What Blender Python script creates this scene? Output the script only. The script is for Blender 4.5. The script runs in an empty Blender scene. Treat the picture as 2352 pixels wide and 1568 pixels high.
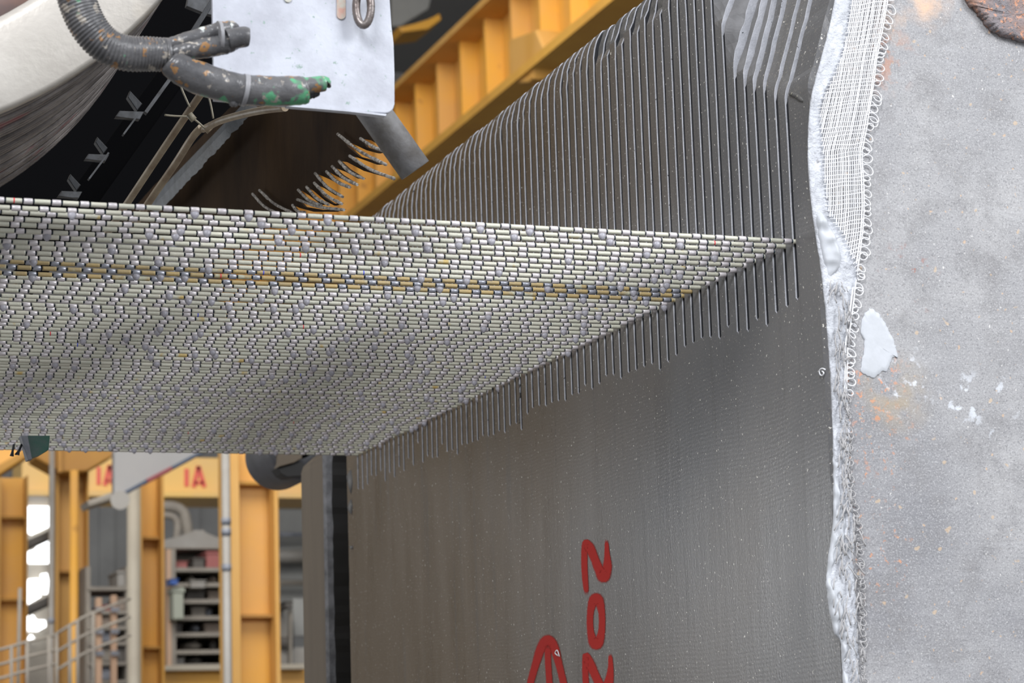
import bpy, bmesh, math, random
import numpy as np
from mathutils import Vector, Matrix, noise
random.seed(7)
SC = bpy.context.scene
COL = SC.collection

# ------------------------------------------------------------------ camera
YAW, PITCH, ROLL, FPX = -0.3560581340, 1.7537221918, -0.0329254996, 5343.5278
CAM = np.array([-1.1510382501, -2.2062331145, -0.5565880061])
def _rz(a): return np.array([[math.cos(a), -math.sin(a), 0], [math.sin(a), math.cos(a), 0], [0, 0, 1.0]])
def _rx(a): return np.array([[1.0, 0, 0], [0, math.cos(a), -math.sin(a)], [0, math.sin(a), math.cos(a)]])
RC = _rz(YAW) @ _rx(PITCH) @ _rz(ROLL)
cd = bpy.data.cameras.new('camera')
cam = bpy.data.objects.new('camera', cd); COL.objects.link(cam)
M4 = Matrix.Identity(4)
for i in range(3):
    for j in range(3): M4[i][j] = RC[i, j]
    M4[i][3] = CAM[i]
cam.matrix_world = M4
cd.sensor_width = 36; cd.sensor_fit = 'HORIZONTAL'; cd.lens = FPX / 2352 * 36
cd.clip_start = 0.05; cd.clip_end = 200
cd.dof.use_dof = True; cd.dof.focus_distance = 2.75; cd.dof.aperture_fstop = cd.lens / 7.0; cd.dof.aperture_blades = 0
SC.camera = cam

# ------------------------------------------------------------------ sky light, lamps, exposure
w = bpy.data.worlds.new('hall_daylight'); SC.world = w; w.use_nodes = True
nt = w.node_tree; nt.nodes.clear()
wo = nt.nodes.new('ShaderNodeOutputWorld'); bg = nt.nodes.new('ShaderNodeBackground')
tc = nt.nodes.new('ShaderNodeTexCoord'); sp = nt.nodes.new('ShaderNodeSeparateXYZ')
nt.links.new(tc.outputs['Generated'], sp.inputs[0])
mr = nt.nodes.new('ShaderNodeMapRange'); mr.inputs['From Min'].default_value = -0.9; mr.inputs['From Max'].default_value = 0.9
nt.links.new(sp.outputs['Y'], mr.inputs['Value'])
rp = nt.nodes.new('ShaderNodeValToRGB')
rp.color_ramp.elements[0].color = (0.95, 1.0, 1.1, 1); rp.color_ramp.elements[1].color = (0.66, 0.60, 0.50, 1)
nt.links.new(mr.outputs[0], rp.inputs[0]); mz = nt.nodes.new('ShaderNodeMapRange'); mz.inputs['From Min'].default_value = -0.5; mz.inputs['From Max'].default_value = 0.6
mz.inputs['To Min'].default_value = 0.22; mz.inputs['To Max'].default_value = 1.15
nt.links.new(sp.outputs['Z'], mz.inputs['Value'])
vm = nt.nodes.new('ShaderNodeVectorMath'); vm.operation = 'SCALE'
nt.links.new(rp.outputs[0], vm.inputs[0]); nt.links.new(mz.outputs[0], vm.inputs['Scale']); nt.links.new(vm.outputs[0], bg.inputs[0])
bg.inputs[1].default_value = 0.85
nt.links.new(bg.outputs[0], wo.inputs[0])

def area(name, loc, target, size, power, color):
    l = bpy.data.lights.new(name, 'AREA'); l.shape = 'RECTANGLE'; l.size, l.size_y = size; l.energy = power; l.color = color
    o = bpy.data.objects.new(name, l); COL.objects.link(o); o.location = loc
    o.rotation_euler = (Vector(target) - Vector(loc)).to_track_quat('-Z', 'Y').to_euler()
    return o
area('daylight_opening', (2.6, -3.6, 2.4), (0.2, 0.0, 0.1), (2.2, 1.8), 210, (0.96, 0.98, 1.0))
area('side_daylight', (-2.6, -3.6, 3.0), (-0.3, 0.6, 0.0), (1.8, 1.8), 215, (0.97, 0.98, 1.0))
area('side_reflection_fill', (-4.7, 6.3, 0.45), (0.0, 0.2, -0.3), (1.7, 1.6), 58, (0.95, 0.97, 1.0))  # added lamp, makes the wet reflection on the sawn face; no known window
area('hall_fill_light', (0.0, 4.5, 4.6), (2.6, 11.0, 1.2), (5.0, 3.0), 390, (1.0, 0.97, 0.93))  # added fill to brighten girder and columns, not a known skylight
SC.view_settings.view_transform = 'Standard'; SC.view_settings.look = 'None'
SC.view_settings.gamma = 1.0; SC.view_settings.use_curve_mapping = False
SC.view_settings.exposure = 0.0

# ------------------------------------------------------------------ pixel -> place helpers
def _ray(px, py): return RC @ np.array([(px - 1176) / FPX, -(py - 784) / FPX, -1.0])
def onX(px, py, X=0.0):
    d = _ray(px, py); p = CAM + (X - CAM[0]) / d[0] * d; return Vector(p)
def onY(px, py, Y=0.0):
    d = _ray(px, py); p = CAM + (Y - CAM[1]) / d[1] * d; return Vector(p)
def proj(p):
    q = (np.array(p) - CAM) @ RC
    return 1176 + FPX * q[0] / -q[2], 784 - FPX * q[1] / -q[2]

def lerp(pts, t):
    if t <= pts[0][0]: return pts[0][1]
    for a, b in zip(pts, pts[1:]):
        if t <= b[0]:
            return a[1] + (b[1] - a[1]) * (t - a[0]) / (b[0] - a[0])
    return pts[-1][1]
def nz(x, y=0.0, z=0.0): return noise.noise(Vector((x, y, z)))

# ------------------------------------------------------------------ materials
def mat(name, base, rough=0.6, metal=0.0, spots=None, bump=0.0, bscale=60, streak=(1, 1, 1), second=None, nscale=8, coat=0.0, emit=None, trans=0.0, rvar=0.0):
    """base colour with soft noise towards `second`; spots = [(colour, scale, threshold, softness)]"""
    m = bpy.data.materials.new(name); m.use_nodes = True; t = m.node_tree; b = t.nodes['Principled BSDF']
    b.inputs['Base Color'].default_value = (*base, 1); b.inputs['Roughness'].default_value = rough; b.inputs['Metallic'].default_value = metal
    b.inputs['Coat Weight'].default_value = coat; b.inputs['Transmission Weight'].default_value = trans
    if emit: b.inputs['Emission Color'].default_value = (*emit[0], 1); b.inputs['Emission Strength'].default_value = emit[1]
    if not (second or spots or bump): return m
    g = t.nodes.new('ShaderNodeNewGeometry'); mp = t.nodes.new('ShaderNodeMapping'); mp.inputs['Scale'].default_value = streak
    t.links.new(g.outputs['Position'], mp.inputs[0]); vec = mp.outputs[0]
    cur = None
    def ns(scale, det=5, rough_=0.6):
        n = t.nodes.new('ShaderNodeTexNoise'); n.inputs['Scale'].default_value = scale; n.inputs['Detail'].default_value = det; n.inputs['Roughness'].default_value = rough_
        t.links.new(vec, n.inputs['Vector']); return n.outputs[0]
    def mix(fac, a, bcol):
        x = t.nodes.new('ShaderNodeMix'); x.data_type = 'RGBA'; t.links.new(fac, x.inputs[0])
        if a is None: x.inputs[6].default_value = (*base, 1)
        else: t.links.new(a, x.inputs[6])
        x.inputs[7].default_value = (*bcol, 1); return x.outputs[2]
    def ramp(v, lo, hi):
        r = t.nodes.new('ShaderNodeMapRange'); r.inputs['From Min'].default_value = lo; r.inputs['From Max'].default_value = hi; t.links.new(v, r.inputs[0]); return r.outputs[0]
    if second: cur = mix(ramp(ns(nscale), 0.35, 0.65), cur, second)
    for c, s, th, so in (spots or []): cur = mix(ramp(ns(s, 3), th, th + so), cur, c)
    if cur is not None: t.links.new(cur, b.inputs['Base Color'])
    if rvar: t.links.new(ramp_out(t, ns(nscale * 2), rough - rvar, rough + rvar), b.inputs['Roughness'])
    if bump:
        bn = t.nodes.new('ShaderNodeBump'); bn.inputs['Strength'].default_value = bump; bn.inputs['Distance'].default_value = 0.002
        t.links.new(ns(bscale, 4), bn.inputs['Height']); t.links.new(bn.outputs[0], b.inputs['Normal'])
    return m
def ramp_out(t, v, lo, hi):
    r = t.nodes.new('ShaderNodeMapRange'); r.inputs['From Min'].default_value = 0.3; r.inputs['From Max'].default_value = 0.7
    r.inputs['To Min'].default_value = lo; r.inputs['To Max'].default_value = hi; t.links.new(v, r.inputs[0]); return r.outputs[0]

M = {}
# sawn wet granite: dark grey, browner far end with warm reflection painted in, painted mineral glints, fine saw ripples
def sawn_material():
    m = bpy.data.materials.new('sawn_wet_stone'); m.use_nodes = True; t = m.node_tree; b = t.nodes['Principled BSDF']; L = t.links.new
    N = t.nodes.new
    g = N('ShaderNodeNewGeometry')
    def noise_(scale, det=4, sc=(1, 1, 1), r=.6):
        mp = N('ShaderNodeMapping'); mp.inputs['Scale'].default_value = sc; L(g.outputs['Position'], mp.inputs[0])
        n = N('ShaderNodeTexNoise'); n.inputs['Scale'].default_value = scale; n.inputs['Detail'].default_value = det; n.inputs['Roughness'].default_value = r
        L(mp.outputs[0], n.inputs['Vector']); return n.outputs[0]
    def rg(v, a, c, lo=0, hi=1):
        r = N('ShaderNodeMapRange'); r.inputs['From Min'].default_value = a; r.inputs['From Max'].default_value = c
        r.inputs['To Min'].default_value = lo; r.inputs['To Max'].default_value = hi; L(v, r.inputs[0]); return r.outputs[0]
    def mx(f, a, c):
        x = N('ShaderNodeMix'); x.data_type = 'RGBA'
        if hasattr(f, 'links'): L(f, x.inputs[0])
        else: x.inputs[0].default_value = f
        for k, v in ((6, a), (7, c)):
            if isinstance(v, tuple): x.inputs[k].default_value = (*v, 1)
            else: L(v, x.inputs[k])
        return x.outputs[2]
    def mul(a, c):
        x = N('ShaderNodeMath'); x.operation = 'MULTIPLY'; L(a, x.inputs[0])
        if hasattr(c, 'links'): L(c, x.inputs[1])
        else: x.inputs[1].default_value = c
        return x.outputs[0]
    s = N('ShaderNodeSeparateXYZ'); L(g.outputs['Position'], s.inputs[0])
    base = mx(rg(noise_(3.0), .35, .65), (0.125, 0.127, 0.134), (0.165, 0.162, 0.163))
    # brown of the far part: stone tone with the warm hall reflection painted in
    wob = N('ShaderNodeMath'); wob.operation = 'MULTIPLY_ADD'; L(noise_(2.2), wob.inputs[0]); wob.inputs[1].default_value = 0.9; L(s.outputs['Y'], wob.inputs[2])
    base = mx(rg(wob.outputs[0], 0.65, 1.6, 0, .9), base, (0.140, 0.088, 0.034))
    base = mx(rg(noise_(7, 5, (1, 6, .35)), .55, .72, 0, .45), base, (0.085, 0.083, 0.083))
    base = mx(rg(noise_(420, 2), .60, .72, 0, .6), base, (0.36, 0.33, 0.27))
    base = mx(rg(noise_(230, 2, (1, 1, 1)), .672, .72, 0, 1), base, (0.85, 0.82, 0.75))  # white specks put the crystals' glints into the base colour
    L(base, b.inputs['Base Color'])
    L(rg(noise_(5, 4, (1, 3, .6)), .3, .7, .25, .36), b.inputs['Roughness'])
    b.inputs['Specular IOR Level'].default_value = 0.55
    mp = N('ShaderNodeMapping'); L(g.outputs['Position'], mp.inputs[0])
    wv = N('ShaderNodeTexWave'); wv.wave_type = 'BANDS'; wv.bands_direction = 'Z'; wv.inputs['Scale'].default_value = 62; wv.inputs['Distortion'].default_value = 14
    wv.inputs['Detail'].default_value = 1.5; wv.inputs['Detail Scale'].default_value = 0.09; L(mp.outputs[0], wv.inputs['Vector'])
    b1 = N('ShaderNodeBump'); b1.inputs['Strength'].default_value = 0.035; b1.inputs['Distance'].default_value = 0.001; L(wv.outputs['Fac'], b1.inputs['Height'])
    b2 = N('ShaderNodeBump'); b2.inputs['Strength'].default_value = 0.22; b2.inputs['Distance'].default_value = 0.001; L(noise_(300, 3), b2.inputs['Height'])
    L(b1.outputs[0], b2.inputs['Normal'])
    b3 = N('ShaderNodeBump'); b3.inputs['Strength'].default_value = 0.045; b3.inputs['Distance'].default_value = 0.004; L(noise_(28, 3, (1, 2.5, .25)), b3.inputs['Height'])
    L(b2.outputs[0], b3.inputs['Normal']); L(b3.outputs[0], b.inputs['Normal'])
    return m
M['sawn'] = sawn_material()
# quarry face: dusty light grey with ochre flecks, orange stains and brushed scratches
def raw_material():
    m = bpy.data.materials.new('dusty_quarry_stone'); m.use_nodes = True; t = m.node_tree; b = t.nodes['Principled BSDF']; L = t.links.new; N = t.nodes.new
    g = N('ShaderNodeNewGeometry')
    def noise_(scale, det=4, sc=(1, 1, 1), rot=0, r=.6):
        mp = N('ShaderNodeMapping'); mp.inputs['Scale'].default_value = sc; mp.inputs['Rotation'].default_value = (0, rot, 0); L(g.outputs['Position'], mp.inputs[0])
        n = N('ShaderNodeTexNoise'); n.inputs['Scale'].default_value = scale; n.inputs['Detail'].default_value = det; n.inputs['Roughness'].default_value = r
        L(mp.outputs[0], n.inputs['Vector']); return n.outputs[0]
    def rg(v, a, c, lo=0, hi=1):
        r = N('ShaderNodeMapRange'); r.inputs['From Min'].default_value = a; r.inputs['From Max'].default_value = c
        r.inputs['To Min'].default_value = lo; r.inputs['To Max'].default_value = hi; L(v, r.inputs[0]); return r.outputs[0]
    def mx(f, a, c):
        x = N('ShaderNodeMix'); x.data_type = 'RGBA'; L(f, x.inputs[0])
        for k, v in ((6, a), (7, c)):
            if isinstance(v, tuple): x.inputs[k].default_value = (*v, 1)
            else: L(v, x.inputs[k])
        return x.outputs[2]
    def mul(a, c):
        x = N('ShaderNodeMath'); x.operation = 'MULTIPLY'; L(a, x.inputs[0]); L(c, x.inputs[1]); return x.outputs[0]
    def blob(p, rad):
        d = N('ShaderNodeVectorMath'); d.operation = 'DISTANCE'; L(g.outputs['Position'], d.inputs[0]); d.inputs[1].default_value = p
        return rg(d.outputs['Value'], rad, rad * .3)
    c = mx(rg(noise_(3.2), .38, .62), (0.235, 0.235, 0.25), (0.385, 0.38, 0.385))
    c = mx(rg(noise_(22, 5, (1, 1, 1)), .48, .68, 0, .75), c, (0.22, 0.215, 0.22))
    c = mx(rg(noise_(60, 4, (.35, 1, 1.4), math.radians(-25)), .58, .8, 0, .3), c, (0.46, 0.46, 0.48))
    c = mx(rg(noise_(520, 2), .52, .72, 0, .6), c, (0.55, 0.55, 0.56))
    c = mx(rg(noise_(560, 2, (1, 1, 1.2)), .54, .70, 0, .7), c, (0.15, 0.15, 0.16))
    c = mx(rg(noise_(70, 1), .71, .75, 0, .55), c, (0.62, 0.45, 0.28))
    c = mx(rg(noise_(120, 1), .70, .75, 0, .6), c, (0.62, 0.42, 0.26))
    c = mx(rg(noise_(190, 1), .72, .77, 0, .6), c, (0.8, 0.78, 0.75))
    def st(px, py, rad, col, sc, lo, hi, k=1.0):
        nonlocal c
        c = mx(mul(blob(onY(px, py, -.058), rad), rg(noise_(sc, 4), lo, hi, 0, k)), c, col)
    st(2125, -8, .04, (0.80, 0.52, 0.34), 40, .35, .7, .8)
    st(2075, 20, .05, (0.60, 0.42, 0.30), 20, .45, .6, .6)
    st(2025, 130, .05, (0.42, 0.24, 0.18), 60, .52, .62, .8)
    st(2085, 640, .045, (0.33, 0.12, 0.08), 90, .60, .66)
    st(2005, 900, .06, (0.62, 0.28, 0.16), 130, .58, .66)
    st(2010, 985, .06, (0.55, 0.26, 0.15), 110, .59, .67)
    st(2060, 900, .05, (0.36, 0.29, 0.20), 25, .40, .6, .7)
    st(1990, 1100, .05, (0.55, 0.27, 0.16), 120, .60, .68)
    st(2020, 1280, .06, (0.55, 0.27, 0.16), 120, .60, .68)
    st(2080, 880, .05, (0.62, 0.64, 0.68), 70, .58, .66)
    st(2270, 930, .05, (0.62, 0.65, 0.70), 50, .60, .66)
    st(2215, 920, .04, (0.62, 0.65, 0.70), 60, .60, .66)
    L(c, b.inputs['Base Color']); b.inputs['Roughness'].default_value = .62
    b1 = N('ShaderNodeBump'); b1.inputs['Strength'].default_value = .35; b1.inputs['Distance'].default_value = .001; L(noise_(330, 3), b1.inputs['Height'])
    b2 = N('ShaderNodeBump'); b2.inputs['Strength'].default_value = .16; b2.inputs['Distance'].default_value = .002; L(noise_(110, 4, (.10, 1, 1.6), math.radians(-22)), b2.inputs['Height'])
    L(b1.outputs[0], b2.inputs['Normal']); L(b2.outputs[0], b.inputs['Normal'])
    return m
M['raw'] = raw_material()
M['slotshade'] = mat('shaded_inner_cut', (0.030, 0.031, 0.036), .5)  # shade deep in the saw cuts, put into the wall colour
M['smear'] = mat('slurry_smeared_break', (0.24, 0.24, 0.25), .5, second=(0.15, 0.15, 0.155), nscale=26, bump=.25, bscale=120)
M['slot'] = mat('slurry_lit_cut_lip', (0.60, 0.61, 0.66), .6, second=(0.45, 0.46, 0.50), nscale=60, bump=.3, bscale=300, spots=[((0.06, 0.06, 0.07), 160, .68, .04)])  # dried slurry, its paleness also paints the lit lip of each cut
M['chip'] = mat('broken_stone', (0.14, 0.135, 0.13), .5, second=(0.08, 0.08, 0.08), nscale=80, bump=.6, bscale=200, spots=[((0.7, 0.66, 0.5), 300, .66, .06)])
M['resin'] = mat('dried_resin_slurry', (0.62, 0.64, 0.69), .45, second=(0.46, 0.475, 0.51), nscale=60, bump=.9, bscale=260, spots=[((0.30, 0.30, 0.32), 140, .66, .08), ((0.62, 0.36, 0.26), 30, .70, .05)])
M['resin_smooth'] = mat('smooth_resin', (0.53, 0.55, 0.59), .5, second=(0.48, 0.50, 0.53), nscale=50, bump=.12, bscale=90)
M['fibre'] = mat('white_glass_fibre', (0.86, 0.87, 0.90), .5)
M['fibre_dull'] = mat('slurry_soaked_fibre', (0.44, 0.43, 0.43), .6)
M['rust'] = mat('rusty_crust', (0.38, 0.20, 0.13), .8, second=(0.22, 0.20, 0.21), nscale=14, bump=1.0, bscale=260, spots=[((0.62, 0.30, 0.18), 200, .55, .12), ((0.12, 0.11, 0.11), 260, .60, .08)])
M['bead'] = mat('diamond_bead', (0.62, 0.58, 0.60), .36, .20, second=(0.70, 0.66, 0.67), nscale=40)
M['bead_grey'] = mat('grey_diamond_bead', (0.36, 0.37, 0.42), .35, .45)
M['sleeve'] = mat('cable_sleeve', (0.54, 0.545, 0.45), .30, 0, second=(0.64, 0.62, 0.52), nscale=30, bump=.25, bscale=500, spots=[((0.60, 0.44, 0.16), 25, .66, .05)])
M['sleeve_stained'] = mat('rust_stained_sleeve', (0.52, 0.38, 0.16), .45, 0, second=(0.40, 0.32, 0.18), nscale=30, bump=.25, bscale=500, spots=[((0.50, 0.50, 0.38), 30, .58, .05)])
M['gap'] = mat('bare_cable', (0.015, 0.03, 0.045), .4, .3)
M['marker_red'] = mat('red_marker', (0.75, 0.03, 0.05), .5); M['marker_blue'] = mat('blue_marker', (0.05, 0.08, 0.7), .5)
M['water'] = mat('water_drop', (0.55, 0.54, 0.60), .16, trans=0.35)
M['water'].node_tree.nodes['Principled BSDF'].inputs['IOR'].default_value = 1.33
M['yellow'] = mat('yellow_painted_steel', (0.72, 0.36, 0.035), .5, second=(0.62, 0.33, 0.09), nscale=1.6, spots=[((0.30, 0.14, 0.04), 5, .66, .08)])
M['yellow_dusty'] = mat('dusty_yellow_steel', (0.60, 0.34, 0.10), .6, second=(0.50, 0.25, 0.04), nscale=2.2, streak=(1, 1, .3))
M['yellow_dark'] = mat('dark_yellow_underside_shade', (0.42, 0.21, 0.025), .6, second=(0.36, 0.17, 0.03), nscale=3)  # dark yellow, also paints the shade on stiffener undersides
M['yellow_under'] = mat('bounce_lit_yellow_flange', (0.62, 0.34, 0.06), .6, second=(0.52, 0.27, 0.05), nscale=3)  # yellow with the bounce light under the girder painted in
M['yellow_pale'] = mat('pale_yellow_crane_paint', (0.86, 0.55, 0.16), .5, second=(0.80, 0.52, 0.22), nscale=2)
M['red'] = mat('red_sign_paint', (0.80, 0.13, 0.09), .5)
M['cream'] = mat('cream_pole_paint', (0.42, 0.375, 0.295), .55, second=(0.36, 0.315, 0.245), nscale=4)
M['greypipe'] = mat('pale_grey_pipe', (0.31, 0.295, 0.27), .5, second=(0.25, 0.23, 0.20), nscale=4)
M['wallgrey'] = mat('grey_cladding', (0.26, 0.262, 0.255), .8, second=(0.18, 0.18, 0.18), nscale=1.2)
M['wallpale'] = mat('pale_grey_cladding', (0.33, 0.33, 0.31), .8, second=(0.25, 0.25, 0.24), nscale=2)
M['dust'] = mat('dusty_beige_metal', (0.30, 0.27, 0.225), .7, second=(0.22, 0.195, 0.165), nscale=5)
M['dustpink'] = mat('dusty_orange_post', (0.50, 0.33, 0.22), .6)
M['darkbox'] = mat('dark_storage', (0.095, 0.085, 0.075), .7)
M['boxgreen'] = mat('grey_green_box', (0.36, 0.38, 0.31), .6); M['boxred'] = mat('dull_red_box', (0.32, 0.10, 0.09), .6)
M['boxblue'] = mat('blue_box', (0.04, 0.11, 0.38), .5); M['boxbrown'] = mat('brown_box', (0.24, 0.19, 0.15), .7)
M['glass'] = mat('bright_daylit_pane', (1, 1, 1), .4, emit=((0.95, 0.98, 1.0), 3.0))
M['panelgrey'] = mat('grey_machine_panel', (0.24, 0.235, 0.23), .5, second=(0.27, 0.26, 0.25), nscale=3)
M['navy'] = mat('navy_trim', (0.035, 0.05, 0.08), .5); M['maroon'] = mat('maroon_trim', (0.18, 0.03, 0.035), .5)
M['drum'] = mat('brushed_drum_steel', (0.62, 0.59, 0.54), .42, .4, second=(0.46, 0.43, 0.39), nscale=7, bump=.15, bscale=150, spots=[((0.62, 0.50, 0.34), 4, .62, .12)])
M['tread'] = mat('grooved_rubber_tread', (0.34, 0.31, 0.30), .45, second=(0.10, 0.09, 0.09), nscale=20, bump=.3, bscale=120, spots=[((0.23, 0.08, 0.09), 9, .62, .05)])
M['hub'] = mat('brown_hub_liner', (0.26, 0.15, 0.12), .55, second=(0.14, 0.11, 0.11), nscale=20)
M['plate'] = mat('galvanised_plate', (0.38, 0.39, 0.44), .45, .1, second=(0.50, 0.52, 0.58), nscale=22, bump=.12, bscale=140, spots=[((0.25, 0.33, 0.30), 120, .66, .05), ((0.40, 0.44, 0.46), 45, .66, .1)])
M['steel'] = mat('worn_steel', (0.27, 0.28, 0.31), .45, .15, second=(0.15, 0.16, 0.185), nscale=30, bump=.4, bscale=120)
M['pipe'] = mat('grey_pitted_pipe', (0.27, 0.27, 0.28), .6, second=(0.12, 0.11, 0.10), nscale=24, bump=.3, bscale=150)
M['hose'] = mat('muddy_grey_hose', (0.06, 0.06, 0.064), .25, .0, second=(0.14, 0.138, 0.142), nscale=24, bump=.5, bscale=110, spots=[((0.10, 0.34, 0.18), 24, .60, .03), ((0.28, 0.15, 0.06), 60, .61, .03), ((0.34, 0.31, 0.27), 90, .60, .05), ((0.6, 0.65, 0.62), 50, .68, .05)])
M['tie'] = mat('clear_cable_tie', (0.27, 0.27, 0.285), .35)
M['black'] = mat('housing_interior_shade', (0.0025, 0.0025, 0.003), .9)  # shade of the housing interior put into a near-black colour
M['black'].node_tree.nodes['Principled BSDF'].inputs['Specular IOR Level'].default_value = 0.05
M['blackwet'] = mat('wet_black_steel', (0.02, 0.022, 0.026), .4, .1, bump=.2, bscale=80)
M['flap'] = mat('rust_browned_flap', (0.050, 0.030, 0.016), .9, second=(0.018, 0.011, 0.008), nscale=6, streak=(1, 1, .5), bump=.2, bscale=100)
M['flap'].node_tree.nodes['Principled BSDF'].inputs['Specular IOR Level'].default_value = 0.08
M['flap_edge'] = mat('frayed_flap_fibre', (0.50, 0.47, 0.43), .45, second=(0.05, 0.04, 0.035), nscale=170)
M['rod'] = mat('beige_brown_rod', (0.42, 0.35, 0.25), .45, second=(0.24, 0.17, 0.11), nscale=30)
M['wiretie'] = mat('beige_tie_wire', (0.30, 0.27, 0.20), .5)
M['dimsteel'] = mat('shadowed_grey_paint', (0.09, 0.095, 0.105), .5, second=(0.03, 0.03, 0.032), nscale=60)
M['grit'] = mat('gritty_blue_grey_steel', (0.12, 0.135, 0.155), .5, second=(0.07, 0.08, 0.09), nscale=40, bump=.5, bscale=160)
M['chainsteel'] = mat('worn_brown_chain_steel', (0.24, 0.215, 0.205), .35, .5, second=(0.12, 0.09, 0.08), nscale=50, bump=.4, bscale=120)
M['green'] = mat('dark_green_paint', (0.02, 0.13, 0.085), .35, second=(0.10, 0.14, 0.13), nscale=30)
M['concrete'] = mat('wet_concrete', (0.22, 0.21, 0.20), .7, second=(0.15, 0.15, 0.15), nscale=2, bump=.2, bscale=20)
M['roof'] = mat('roof_sheet', (0.25, 0.25, 0.25), .8)
M['orange'] = mat('orange_lamp_housing', (0.60, 0.28, 0.12), .5)

def paint_material():
    m = bpy.data.materials.new('red_spray_paint'); m.use_nodes = True; t = m.node_tree; b = t.nodes['Principled BSDF']; L = t.links.new; N = t.nodes.new
    b.inputs['Base Color'].default_value = (0.46, 0.020, 0.014, 1); b.inputs['Roughness'].default_value = .75; b.inputs['Specular IOR Level'].default_value = .25
    a = N('ShaderNodeAttribute'); a.attribute_name = 'cover'
    g = N('ShaderNodeNewGeometry'); n = N('ShaderNodeTexNoise'); n.inputs['Scale'].default_value = 900; n.inputs['Detail'].default_value = 2; L(g.outputs['Position'], n.inputs['Vector'])
    s = N('ShaderNodeMath'); s.operation = 'MULTIPLY_ADD'; L(n.outputs[0], s.inputs[0]); s.inputs[1].default_value = 0.9; L(a.outputs['Fac'], s.inputs[2])
    r = N('ShaderNodeMapRange'); r.inputs['From Min'].default_value = .62; r.inputs['From Max'].default_value = 1.15; L(s.outputs[0], r.inputs[0]); L(r.outputs[0], b.inputs['Alpha'])
    return m
M['paint'] = paint_material()

# ------------------------------------------------------------------ mesh helpers
def obj(name, bm, m, parent=None, smooth=False, mats=None):
    me = bpy.data.meshes.new(name); bm.to_mesh(me); bm.free()
    for mm in (mats or [m]): me.materials.append(M[mm] if isinstance(mm, str) else mm)
    if smooth:
        for p in me.polygons: p.use_smooth = True
    o = bpy.data.objects.new(name, me); COL.objects.link(o)
    if parent is not None:
        o.parent = parent
        if parent.type == 'EMPTY': o.matrix_parent_inverse = Matrix.Translation(-Vector(parent.location))
    return o
def tag(o, label, cat=None, group=None, kind=None):
    if label: o['label'] = label
    if cat: o['category'] = cat
    if group: o['group'] = group
    if kind: o['kind'] = kind
    return o
def thing(name, label, cat, loc, group=None):
    o = bpy.data.objects.new(name, None); o.empty_display_size = .05; COL.objects.link(o); o.location = loc
    return tag(o, label, cat, group)
def struct(name, bm, m, smooth=False): return tag(obj(name, bm, m, None, smooth), None, None, None, 'structure')

def B(bm=None, *boxes, mi=0, bev=0.0):
    """axis-aligned boxes ((x0,x1),(y0,y1),(z0,z1))"""
    bm = bm or bmesh.new()
    for (x0, x1), (y0, y1), (z0, z1) in boxes:
        vs = [bm.verts.new((x, y, z)) for x in (x0, x1) for y in (y0, y1) for z in (z0, z1)]
        fs = []
        for f in ((0, 1, 3, 2), (4, 6, 7, 5), (0, 4, 5, 1), (2, 3, 7, 6), (0, 2, 6, 4), (1, 5, 7, 3)):
            fc = bm.faces.new([vs[i] for i in f]); fc.material_index = mi; fs.append(fc)
        if bev:
            es = list({e for f in fs for e in f.edges})
            bmesh.ops.bevel(bm, geom=es, offset=bev, segments=2, affect='EDGES', profile=.5)
    return bm
def prism(pts, d, bm=None, mi=0, bev=0.0):
    """polygon of 3-D points pushed along vector d"""
    bm = bm or bmesh.new(); d = Vector(d)
    a = [bm.verts.new(p) for p in pts]; b = [bm.verts.new(Vector(p) + d) for p in pts]
    fs = [bm.faces.new(a), bm.faces.new(b[::-1])]
    n = len(a)
    for i in range(n): fs.append(bm.faces.new((a[i], b[i], b[(i + 1) % n], a[(i + 1) % n])))
    for f in fs: f.material_index = mi
    if bev:
        es = [e for e in fs[0].edges] + [e for e in fs[1].edges]
        bmesh.ops.bevel(bm, geom=es, offset=bev, segments=2, affect='EDGES', profile=.5)
    bmesh.ops.recalc_face_normals(bm, faces=bm.faces[:])
    return bm
def tube(pts, rad, bm=None, n=12, mi=0, caps=True, squash=1.0):
    bm = bm or bmesh.new(); pts = [Vector(p) for p in pts]; N = len(pts)
    rads = rad if isinstance(rad, (list, tuple)) else [rad] * N
    up = None; prev = None
    for i, p in enumerate(pts):
        t = (pts[min(i + 1, N - 1)] - pts[max(i - 1, 0)]).normalized()
        if up is None:
            up = Vector((0, 0, 1)) if abs(t.z) < .9 else Vector((0, 1, 0))
        s = t.cross(up)
        if s.length < 1e-6: s = t.cross(Vector((1, 0, 0)))
        s.normalize(); up = s.cross(t).normalized()
        ring = [bm.verts.new(p + (s * math.cos(2 * math.pi * k / n) + up * squash * math.sin(2 * math.pi * k / n)) * rads[i]) for k in range(n)]
        if prev:
            for k in range(n):
                f = bm.faces.new((prev[k], prev[(k + 1) % n], ring[(k + 1) % n], ring[k])); f.material_index = mi; f.smooth = True
        elif caps: bm.faces.new(ring[::-1]).material_index = mi
        prev = ring
    if caps: bm.faces.new(prev).material_index = mi
    return bm
def smooth_path(ctrl, n=10):
    """Catmull-Rom through points of any dimension"""
    P = [np.array(c, float) for c in ctrl]; P = [2 * P[0] - P[1]] + P + [2 * P[-1] - P[-2]]; out = []
    for i in range(1, len(P) - 2):
        for k in range(n):
            t = k / n; a, b, c, d = P[i - 1:i + 3]
            out.append(.5 * ((2 * b) + (c - a) * t + (2 * a - 5 * b + 4 * c - d) * t * t + (3 * b - a - 3 * c + d) * t ** 3))
    out.append(P[-2]); return out
def mm(px, Y=0.0):
    """metres per photo pixel at depth Y"""
    return (onY(1176, 784, Y) - Vector(CAM)).length / FPX * px

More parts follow.
